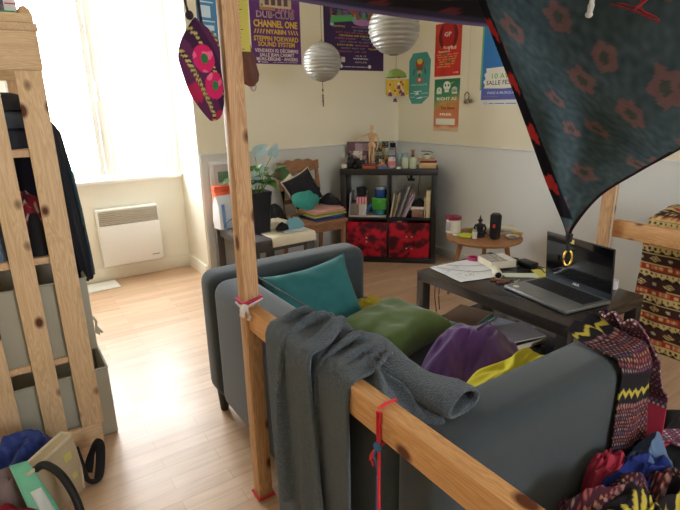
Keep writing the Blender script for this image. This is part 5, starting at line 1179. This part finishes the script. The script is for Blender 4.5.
# top closing surface
trow = []; tcol = []
for q in range(14):
    f = q/13; trow.append([(X0+.02+(X1-X0-.03)*f, Y0-.02-(Y0-Y1-.04)*k/139, H_+.035*math.sin(PI*f)**.6) for k in range(140)]); tcol.append([african(k*.007, H_+f*.28) for k in range(140)])
b.sheet(trow, tcol)
b.obj('cover', MC('wax_print', .85, bump=.1), t, world=True, fixn=False, smooth=60)
b = B(); pts = [(2.91+.01*math.sin(k), 1.235-.03*k, .738+.004*math.sin(k*1.7)) for k in range(31)]
rows = []; cols = []
for k, p in enumerate(pts):
    r_ = .045+.004*math.sin(k*1.1); r_ *= min(1, .6+.2*k)
    rows.append([(p[0]+r_*1.3*math.cos(2*PI*q/40), p[1], p[2]+r_*.62*math.sin(2*PI*q/40)) for q in range(40)]); cols.append([african(k*.03, q*.011) for q in range(40)])
b.sheet(rows, cols, wrap=True); b.sheet([rows[0], [pts[0]]*40], [cols[0], [lin(br_)]*40], wrap=True)
bmesh.ops.remove_doubles(b.bm, verts=b.bm.verts[:], dist=1e-5); b.obj('rolled_edge', MC('wax_print', .85, bump=.1), t, world=True, fixn=False, smooth=60)

# ================================================================== GARMENTS ON AND BESIDE THE SOFA ARM
ylw, mar, drk, crm = (186, 170, 72), (96, 40, 54), (32, 28, 34), (190, 160, 140)
def dashiki(u, v):
    """black with yellow zigzags, then maroon fields of small cream dashes"""
    v = v+.05*nz(u*5, v*3, 8); u = u+.02*nz(v*6, u*4, 2)
    P_ = .19; f = (v % P_)/P_; k = int(v//P_)
    zz = abs(((u*26) % 1)*2-1)*.09
    if f < .10+zz*.6: return lin(drk)
    if f < .145+zz: return lin(ylw)
    if f < .30: return lin(drk)
    if f < .34: return lin((150, 120, 120)) if (u*60 % 1) < .5 else lin(mar)
    if f < .9:
        g = (v*110) % 1; h = (u*70+((v*110)//1)*.37) % 1
        if g < .5 and h < .5: return lin([(176, 126, 86), (160, 80, 80), (150, 130, 120), (110, 80, 110)][int(v*110+u*9) % 4])
        return lin((70, 34, 48)) if int(u*14) % 3 else lin((44, 34, 46))
    return lin(drk)
def pinkprint(u, v):
    g = (v*80) % 1; h = (u*70+((v*80)//1)*.5) % 1
    if v > .42 and v < .62: return lin((196, 60, 84))
    if g < .55 and h < .5: return lin([(206, 190, 190), (150, 90, 120), (120, 130, 140)][int(v*80) % 3])
    return lin((110, 62, 84))
dm = MC('dashiki_print', .9, bump=.15)
solids = [((.613, .575, .1), (1.38, .745, .66)), ((.74, .74, .2), (1.39, 1.85, .43)), ((1.75, 1.0, 0), (2.34, 1.905, .45))]
nu, nv = 26, 50; Wd, Ln = .30, .86; P0 = np.zeros((nv, nu, 3))
for j in range(nv):
    for i in range(nu):
        a = i/(nu-1)-.5; v = j/(nv-1)
        P0[j, i] = (1.345+a*.21+.0*v, .745-v*Ln, .684+.014*(1+math.sin(a*PI*6+v*3))*min(1, .5+v*4)+.012*nz(a*5, v*5))
P = drape(P0, Wd/(nu-1), Ln/(nv-1), solids, steps=170, th=.010, it=12, pin=[j*nu+i for j in (0, 1) for i in range(nu)])
o = cloth_obj('printed_robe', P, dm, None, .005, dashiki, (Wd, Ln), k=5); tag(o, 'black, yellow and maroon printed robe hanging over the near sofa arm', 'garment')
solids = solids+[((1.30, .56, 0), (1.47, .745, .56)), ((1.40, .50, 0), (1.58, .72, .40)), ((1.5, .42, 0), (2.1, .8, .2))]
nu, nv = 18, 44; Wd, Ln = .16, .84; P0 = np.zeros((nv, nu, 3))
for j in range(nv):
    for i in range(nu):
        a = i/(nu-1)-.5; v = j/(nv-1)
        P0[j, i] = (1.35+.66*v+a*.02, .66+a*.11-.12*v, .71+.012*(1+math.sin(a*PI*4+v*3)))
P = drape(P0, Wd/(nu-1), Ln/(nv-1), solids, steps=150, th=.026, it=12, pin=[j*nu+i for j in (0, 1) for i in range(nu)])
o = cloth_obj('pink_scarf', P, dm, None, .005, pinkprint, (Wd, Ln), k=5); tag(o, 'pink and white printed scarf falling over the front of the sofa arm', 'scarf')
def pc(nm, label, cat, c, rx, ry, h, seed, col=None, colf=None, rot=0., folds=2.6, amp=.4, prof=2.4, n=44):
    m = dm if colf else M('pile_%d_%d_%d' % col, col, .9, .18, 14, bump=.15, bscale=240)
    return tag(heap(nm, m, c, rx, ry, h, seed, rot, folds=folds, amp=amp, colf=colf, n=n, profile=prof), label, cat)
pc('black_clothes', 'black clothes heaped on the floor in front of the sofa arm', 'clothes', (1.80, .62, 0), .34, .20, .24, 101, (26, 26, 28), prof=3)
pc('black_sweater', 'black sweater lying at the bottom of the pile beside the sofa', 'clothes', (1.14, .42, 0), .44, .15, .37, 107, (28, 27, 30), prof=5)
pc('denim_shirt', 'light blue denim shirt lying on the pile beside the sofa arm', 'shirt', (1.32, .50, .25), .12, .06, .18, 102, (92, 118, 152), rot=.3, folds=1.6, amp=.25, prof=5)
pc('red_cloth', 'rose red cloth tucked under the printed robe by the sofa arm', 'cloth', (1.14, .525, .30), .10, .04, .15, 103, (166, 46, 70), rot=.1, prof=6, amp=.3)
pc('blue_cloth', 'deep blue cloth in the pile at the foot of the sofa arm', 'cloth', (1.18, .475, .28), .15, .055, .165, 104, (26, 44, 118), rot=-.2, prof=5, amp=.3)
pc('printed_garment', 'crumpled maroon and yellow print garment against the sofa arm beside the rail', 'garment', (.98, .455, .24), .19, .095, .255, 105, colf=dashiki, rot=-.15, folds=3, amp=.35, n=64, prof=4)
pc('printed_garment', 'crumpled maroon and yellow print garment in front of the deep blue cloth', 'garment', (1.20, .40, .24), .17, .075, .22, 106, colf=dashiki, rot=.1, folds=3, amp=.35, n=60, prof=4)
pc('knitted_hat', 'pale grey hat lying in front of the printed garment', 'hat', (.935, .385, .28), .065, .05, .21, 108, (150, 148, 140), folds=1.2, amp=.15)

# ================================================================== CANOPY CLOTH
rn = random.Random(11)
flw = [(.135*(a+.5*(c % 2))+rn.uniform(-.03, .03), .125*c+rn.uniform(-.03, .03), rn.uniform(.028, .038), rn.uniform(0, 6)) for c in range(9) for a in range(-1, 7)]
def flower(u, v, dim=.55):
    n0 = nz(u*9, v*9); n1 = nz(u*60, v*60)
    c = [66+10*n0+18*n1, 82+11*n0+18*n1, 88+10*n0+18*n1]
    for fx, fy, r_, a0 in flw:
        d = math.hypot(u-fx, v-fy)
        if d < r_*1.3:
            a = math.atan2(v-fy, u-fx)+a0; rr = r_*(.9+.10*math.cos(5*a))*(1+.25*n1)
            if d < rr and d > rr*.4: c = [c[0]+(150-c[0])*dim, c[1]+(88-c[1])*dim, c[2]+(84-c[2])*dim]
            elif d <= rr*.4: c = [c[0]+(70-c[0])*dim, c[1]+(72-c[1])*dim, c[2]+(60-c[2])*dim]
    return c
cm = MC('block_print_cotton', .9, bump=.12, trans=.4)
Lp = smooth_path([(1.278, .786, .926), (1.27, .798, .973), (1.238, .846, 1.095), (1.192, .911, 1.281), (1.112, 1.006, 1.557), (1.068, 1.053, 1.70), (1.029, 1.091, 1.80)], 10)
Rp = smooth_path([(1.282, .779, .926), (1.285, .774, .967), (1.312, .728, 1.056), (1.35, .654, 1.126), (1.382, .584, 1.183), (1.428, .458, 1.286), (1.47, .30, 1.40)], 10)
t = thing('hanging_cloth', 'dark blue printed cloth hanging down in a long point in front of the laptop', 'cloth', (1.25, .75, .926))
b = B(); rows = []; cols = []; NI = 150
nrm = Vector((.74, .67, 0)).normalized()
for j in range(len(Lp)*3-2):
    jj = j/3; k = min(int(jj), len(Lp)-2); f = jj-k
    l = Lp[k]*(1-f)+Lp[k+1]*f; r_ = Rp[k]*(1-f)+Rp[k+1]*f; wd_ = (r_-l).length
    row = []; cc = []
    for i in range(NI+1):
        u = i/NI; p = l*(1-u)+r_*u
        off = (.030*math.sin(u*PI)*math.sin(u*7+l.z*3)+.014*math.sin(u*13-l.z*9)*math.sin(u*PI))*min(1, wd_*2.5)
        p = p+nrm*off-Vector((0, 0, .05*math.sin(u*PI)*wd_*.3))
        x = u*wd_; v = l.z-.926
        edge = min(x, 9)
        if edge < .030 and wd_ > .05:
            c = [30, 26, 34]
            ph = (v*1.0+.03) % .135
            if math.hypot(ph-.06, (edge-.015)*1.5) < .031*(.8+.2*math.cos(5*math.atan2(ph-.06, edge-.015))): c = [176, 48, 46]
        else:
            c = flower(p.x*.67-p.y*.74-.05, v)
            if edge < .036 and wd_ > .05: c = [30, 36, 44]
            if (1-u)*wd_ < .008: c = [40, 24, 30]
        row.append(tuple(p)); cc.append(lin([max(4, q) for q in c]))
    rows.append(row); cols.append(cc)
b.sheet(rows, cols); o = b.obj('panel', cm, t, world=True, smooth=180, fixn=False)
b = B(); b.tube(smooth_path([(1.28, .782, .95), (1.279, .783, .925), (1.281, .781, .90)]), [.010]*6+[.006]*7, 8); b.obj('knotted_tip', M('knot_cloth', (38, 36, 40), .9), t, world=True)
b = B(); b.tube([(1.2815+.011*math.cos(k*PI/8)*.72, .781-.011*math.cos(k*PI/8)*.7, .880+.022*math.sin(k*PI/8)) for k in range(16)], .0028, 8, closed=True); b.obj('brass_ring', M('brass', (206, 168, 72), .28, .05, 20, metal=.9), t, world=True)
# the overhead sheet, its far hem sagging between the two posts
t = thing('canopy_sheet', 'dark printed cloth stretched overhead between the pine posts', 'cloth', (1.6, .9, 1.6))
b = B(); rows = []; cols = []
for j in range(61):
    v = j/60; row = []; cc = []
    for i in range(151):
        u = i/150; x = .60+1.96*u
        y = 1.452-1.15*v-.0*u; z = 1.612-.034*math.sin(u*PI)+.30*v**1.3+.010*math.sin(u*22)*math.sin(v*PI)+.05*math.sin(v*PI)*math.sin(u*PI)
        if v < .012: z -= .0
        c = [22, 20, 26]
        q0 = nz(x*7, y*7)
        for fx, fy, rr_, a0 in flw:
            d = math.hypot(x-.6-fx*2., y-.4-fy)
            if d < rr_*1.25 and d > rr_*.4: c = [104, 42, 48]
        if v < .022: c = [112, 100, 150]
        elif v < .06: c = [52, 50, 74]
        row.append((x, y, z)); cc.append(lin(c))
    rows.append(row); cols.append(cc)
b.sheet(rows, cols); o = b.obj('panel', MC('block_print_underside', .9, bump=.1, trans=.12), t, world=True, smooth=180, fixn=False)
b = B(); b.tube([(.605, 1.452, 1.612), (.60, 1.40, 1.63), (.575, 1.35, 1.64), (.545, 1.385, 1.64), (.575, 1.415, 1.64)], .003, 6); b.tube([(2.555, 1.452, 1.612), (2.56, 1.40, 1.63)], .003, 6); b.obj('tie_cord', M('cord', (90, 80, 70), .8), t, world=True)
t = thing('twisted_cord', 'white twisted cord end hanging in front of the dark printed cloth', 'cord', (1.19, .738, 1.49))
b = B(); P_ = [(1.19+.0015*math.sin(k*1.2), .738+.0015*math.cos(k*1.2), 1.495+.016*k) for k in range(22)]; b.tube(P_, [.0075 if k % 2 else .0062 for k in range(22)], 8); b.obj('twist', M('white_cotton_cord', (206, 204, 200), .7), t, world=True)
b = B(); b.ball((1.189, .740, 1.491), (.017, .017, .014)); b.obj('knot', MATS['white_cotton_cord'], t, world=True)
b = B(); b.tube(smooth_path([(1.225, .714, 1.512), (1.25, .672, 1.494), (1.274, .628, 1.468), (1.27, .636, 1.480), (1.248, .68, 1.505), (1.235, .70, 1.512)], 6), .0032, 6, flat=.6)
b.tube(smooth_path([(1.25, .672, 1.495), (1.262, .652, 1.515), (1.28, .62, 1.545), (1.29, .60, 1.60)], 6), .004, 6); b.tube(smooth_path([(1.268, .638, 1.480), (1.258, .66, 1.50), (1.262, .652, 1.56), (1.27, .64, 1.62)], 6), .003, 6)
tag(recenter(b.obj('red_lace', M('red_lace', (130, 26, 36), .7))), 'red lace looped at the top of the dark printed cloth', 'lace')

# ================================================================== LANTERNS AND HANGING ORNAMENTS
foil = M('silver_paper', (176, 176, 172), .42, .12, 10, metal=.55, spec=.5, bump=.15, bscale=40)
def lantern(label, c, r_, seed):
    t = thing('paper_lantern', label, 'lantern', (c[0], c[1], c[2]-r_), group='silver paper lanterns')
    b = B(); rows = []; nr = 96; ns = 40
    for j in range(nr+1):
        th = PI*(.06+.88*j/nr); row = []
        for k in range(ns):
            ph = 2*PI*k/ns; tw = .06*nz(math.cos(ph)+seed, math.sin(ph), j*.05)
            rr = r_*math.sin(th)*(1+.022*math.cos(j/nr*PI*2*15+tw*40)); row.append((rr*math.cos(ph), rr*math.sin(ph), r_-r_*.98*math.cos(th)))
        rows.append(row)
    b.sheet(rows, wrap=True); b.obj('shade', foil, t, smooth=180)
    b = B(); ring = r_*.19
    b.tube([(ring*math.cos(k*PI/12), ring*math.sin(k*PI/12), r_*.05) for k in range(24)], .003, 6, closed=True); b.tube([(ring*math.cos(k*PI/12), ring*math.sin(k*PI/12), r_*1.94) for k in range(24)], .003, 6, closed=True); b.obj('wire_ring', M('dark_wire', (60, 56, 52), .4, metal=.6), t)
    b = B(); b.tube([(0, 0, r_*1.94), (0, 0, CZ-(c[2]-r_)-.002)], .0012, 5); b.tube([(-ring, 0, r_*1.94), (0, 0, r_*2.1), (ring, 0, r_*1.94)], .0012, 5); b.obj('cord', MATS['dark_wire'], t)
    return t
t = lantern('smaller silver paper lantern with a dangling tassel between the two purple posters', (1.856, 2.968, 1.564), .122, 1)
b = B(); b.tube([(0, 0, .008), (.001, 0, -.05), (0, 0, -.14)], .0022, 6)
for z in (-.05, -.085, -.10, -.115): b.ball((0, 0, z), (.012, .012, .018), n=8)
b.tube([(0, 0, -.12), (.002, 0, -.155)], [.005, .003], 6); b.obj('tassel', M('tassel_beads', (90, 74, 50), .6), t)
lantern('larger silver paper lantern above the hanging green toadstool mobile', (2.038, 2.467, 1.712), .146, 2)
t = thing('hanging_mobile', 'small hanging mobile with a green cap and little red and purple figures', 'mobile', (2.113, 2.534, 1.30))
b = B(); b.lathe([(.062, .150), (.066, .155), (.058, .175), (.036, .192), (.012, .20), (0, .201)], n=24); b.lathe([(0, .157), (.062, .150)], n=24); b.obj('cap', M('green_felt', (120, 142, 66), .8, .2, 40), t)
b = B(); b.tube([(0, 0, .2), (0, 0, .27)], .0012, 5); b.obj('cord', MATS['dark_wire'], t)
figc = [M('red_bead', (170, 40, 54), .5), M('violet_bead', (84, 54, 100), .5), M('cream_bead', (206, 180, 160), .6)]
for k, (dx, dy, L_) in enumerate(((-.045, .0, .10), (-.012, -.04, .06), (.012, .02, .135), (.03, -.03, .10), (.05, .01, .085))):
    b = B(); b.tube([(dx, dy, .155), (dx, dy, .155-L_)], .001, 5, m=2); z = .155-L_
    b.ball((dx, dy, z), (.024, .018, .022), m=1); b.ball((dx, dy, z+.018), (.014, .014, .014), m=2); b.ball((dx-.010, dy, z-.008), (.012, .01, .012), m=0); b.ball((dx+.010, dy, z-.008), (.012, .01, .012), m=0); b.ball((dx, dy, z+.055), (.013, .013, .016), m=0)
    b.obj('charm', figc, t)
t = thing('hanging_charm', 'tiny ring charm on a thread in front of the right wall', 'charm', (XR-.03, 2.87, 1.30))
b = B(); b.tube([(0, 0, .06), (0, 0, CZ-1.302)], .0009, 5); b.obj('thread', M('pale_thread', (176, 170, 150), .8), t)
b = B(); b.tube([(.003,   .022*math.cos(k*PI/8)+.012, .04+.03*math.sin(k*PI/8)) for k in range(16)], .0045, 6, closed=True); b.ball((0, .02, .0), (.018, .036, .034)); b.ball((0, -.03, .006), (.018, .042, .034)); b.obj('pendant', M('aged_silver', (140, 130, 110), .45, metal=.5), t)
# ------------------------------------------------------------------ things hanging on the near post
def ethnic(u, v):
    n = nz(u*14, v*14, 4)
    d1 = math.hypot(u-.065, v-.155); d2 = math.hypot(u-.095, v-.09)
    for d in (d1, d2):
        if d < .012: return lin((60, 120, 70))
        if d < .034: return lin((214, 40, 104)) if nz(u*40, v*40) > -.2 else lin((236, 110, 150))
    s_ = (u*.9+v*.5)
    if abs((s_ % .06)-.03) < .0055: return lin((196, 180, 110)) if (v*90 % 1) < .55 else lin((46, 32, 50))
    if n > .34: return lin((176, 40, 84))
    if n < -.36: return lin((70, 150, 160)) if v < .06 else lin((110, 60, 120))
    return lin((66, 34, 66)) if (s_ % .12) < .06 else lin((96, 44, 84))
t = thing('woven_bag', 'purple and pink embroidered bag hanging on the near pine post', 'bag', (.463, 1.352, 1.268), R(22))
outl = [(.045, 0), (.075, .012), (.09, .06), (.086, .14), (.088, .195), (.070, .222), (.025, .247), (.010, .25), (-.030, .205), (-.048, .165), (-.045, .135), (-.02, .065), (.025, .01)]
cx, cz = .03, .13
b = B(); rows = []; cols = []
NR, NA = 40, 120
op = []
for k in range(NA):
    f = k/NA*len(outl); i0 = int(f); g = f-i0; p0, p1, p2, p3 = [outl[(i0+q-1) % len(outl)] for q in range(4)]
    op.append(tuple(.5*((2*p1[d])+(-p0[d]+p2[d])*g+(2*p0[d]-5*p1[d]+4*p2[d]-p3[d])*g*g+(-p0[d]+3*p1[d]-3*p2[d]+p3[d])*g**3) for d in (0, 1)))
for sgn in (-1, 1):
    rows = []; cols = []
    for j in range(NR+1):
        f = j/NR; th = .022*(max(0, 1-f**2.4))**.6
        rows.append([(cx+(x-cx)*f, sgn*(th+.003*nz(x*30*f, z*30*f, 1)*(1-f)), cz+(z-cz)*f) for x, z in op]); cols.append([ethnic(cx+(x-cx)*f+.05, cz+(z-cz)*f) for x, z in op])
    b.sheet(rows, cols, wrap=True)
bmesh.ops.remove_doubles(b.bm, verts=b.bm.verts[:], dist=1e-6); b.obj('pouch', MC('woven_print', .85, bump=.3, bscale=500), t)
stm = M('dark_strap', (46, 34, 44), .8, .3, 80)
b = B(); b.tube(smooth_path([(-.005, -.004, .245), (-.012, .0, .29), (-.006, .01, .36), (.03, .02, .46), (.07, .03, .52)]), .006, 6, flat=.5); b.tube(smooth_path([(.035, .0, .24), (.03, .0, .30), (.034, .01, .38), (.06, .02, .46), (.085, .03, .52)]), .0035, 6); b.ball((-.006, -.004, .255), (.022, .018, .022)); b.obj('strap', stm, t)
t = thing('transport_card', 'blue card with white printed boxes hanging beside the near post', 'card', (.515, 1.375, 1.465), R(14))
b = B(); b.bb(-.03, .03, -.001, .001, 0, .15, .0005); b.obj('card', M('card_blue', (72, 128, 168), .45, .08, 30), t)
b = B()
for x0, x1, z0_, z1 in ((-.018, .022, .012, .024), (-.018, .018, .030, .042), (-.018, .022, .050, .053), (-.018, .010, .060, .088), (-.018, .02, .095, .098), (-.01, .024, .11, .113)): b.bb(x0, x1, -.0018, -.0011, z0_, z1)
b.obj('print', M('card_white', (196, 214, 222), .5), t)
t = thing('umbrella', 'folded brown umbrella hanging behind the near pine post', 'umbrella', (.672, 1.47, 1.36), rot=(0, R(-11), 0))
b = B(); rows = []
for z, r_ in ((0, .006), (.012, .020), (.03, .026), (.08, .023), (.15, .018), (.20, .011), (.215, .006)):
    rows.append([(r_*(1+.18*math.cos(4*2*PI*k/32))*math.cos(2*PI*k/32), r_*(1+.18*math.cos(4*2*PI*k/32))*math.sin(2*PI*k/32), z) for k in range(32)])
b.sheet(rows, wrap=True); b.obj('canopy', M('brown_nylon', (104, 66, 58), .65, .12, 20), t)
b = B(); b.tube(smooth_path([(-.008, 0, .005), (0, 0, -.012), (.010, 0, -.004), (.007, 0, .01)]), .0035, 6); b.obj('handle', M('pale_handle', (186, 170, 160), .4), t)
b = B(); b.cyl((0, 0, .21), (0, 0, .24), .006); b.obj('ferrule', MATS['pale_handle'], t)
b = B(); b.tube([(0, 0, .24), (.03, -.04, .50), (.12, -.098, .86)], .002, 5); b.obj('loop', stm, t)
t = thing('tape_measure', 'yellow tape measure strip hanging behind the near pine post', 'tape measure', (.627, 1.4025, 1.45))
b = B(); b.bb(-.016, .016, -.0005, .0005, 0, .79); b.obj('strip', M('tape_yellow', (206, 196, 76), .5), t)
b = B()
for k in range(78): b.bb(-.016, -.016+(.014 if k % 5 == 0 else .007), -.0011, -.0006, .005+k*.01, .0066+k*.01)
b.obj('graduation', M('tape_black', (60, 56, 40), .6), t)
# ================================================================== LIGHT AND CAMERA
wd = bpy.data.worlds.new('World'); SC.world = wd; wd.use_nodes = True
bg = wd.node_tree.nodes['Background']; bg.inputs[0].default_value = (.93, .97, 1., 1); bg.inputs[1].default_value = 20.
def portal(name, loc, rot, sx, sy):
    l = bpy.data.lights.new(name, 'AREA'); l.shape = 'RECTANGLE'; l.size = sx; l.size_y = sy; l.cycles.is_portal = True
    o = bpy.data.objects.new(name, l); COL.objects.link(o); o.location = loc; o.rotation_euler = rot; return o
portal('window_portal', (.645, YW+.16, 1.5), (-PI/2, 0, 0), 1.2, 1.5)
portal('rear_fill_portal', (1.3, -2.52, 1.55), (PI/2, 0, 0), .75, 1.4)
SC.cycles.use_denoising = True
SC.cycles.max_bounces = 10; SC.cycles.diffuse_bounces = 6; SC.cycles.transparent_max_bounces = 12
SC.cycles.sample_clamp_indirect = 8
SC.cycles.caustics_reflective = False; SC.cycles.caustics_refractive = False
vs = SC.view_settings; vs.view_transform = 'Standard'; vs.look = 'None'; vs.gamma = 1; vs.use_curve_mapping = False; vs.exposure = 0.38
cd = bpy.data.cameras.new('camera'); cam = bpy.data.objects.new('camera', cd); COL.objects.link(cam); SC.camera = cam
cd.sensor_width = 36; cd.lens = 508.35/680*36; cd.clip_start = .02
r_ = (0.830474, -0.556723, -0.019307); u_ = (0.174661, 0.227322, 0.958028); f_ = (0.528968, 0.798989, -0.286023)
cam.matrix_world = Matrix(((r_[0], u_[0], -f_[0], 0), (r_[1], u_[1], -f_[1], 0), (r_[2], u_[2], -f_[2], 1.3073), (0, 0, 0, 1)))
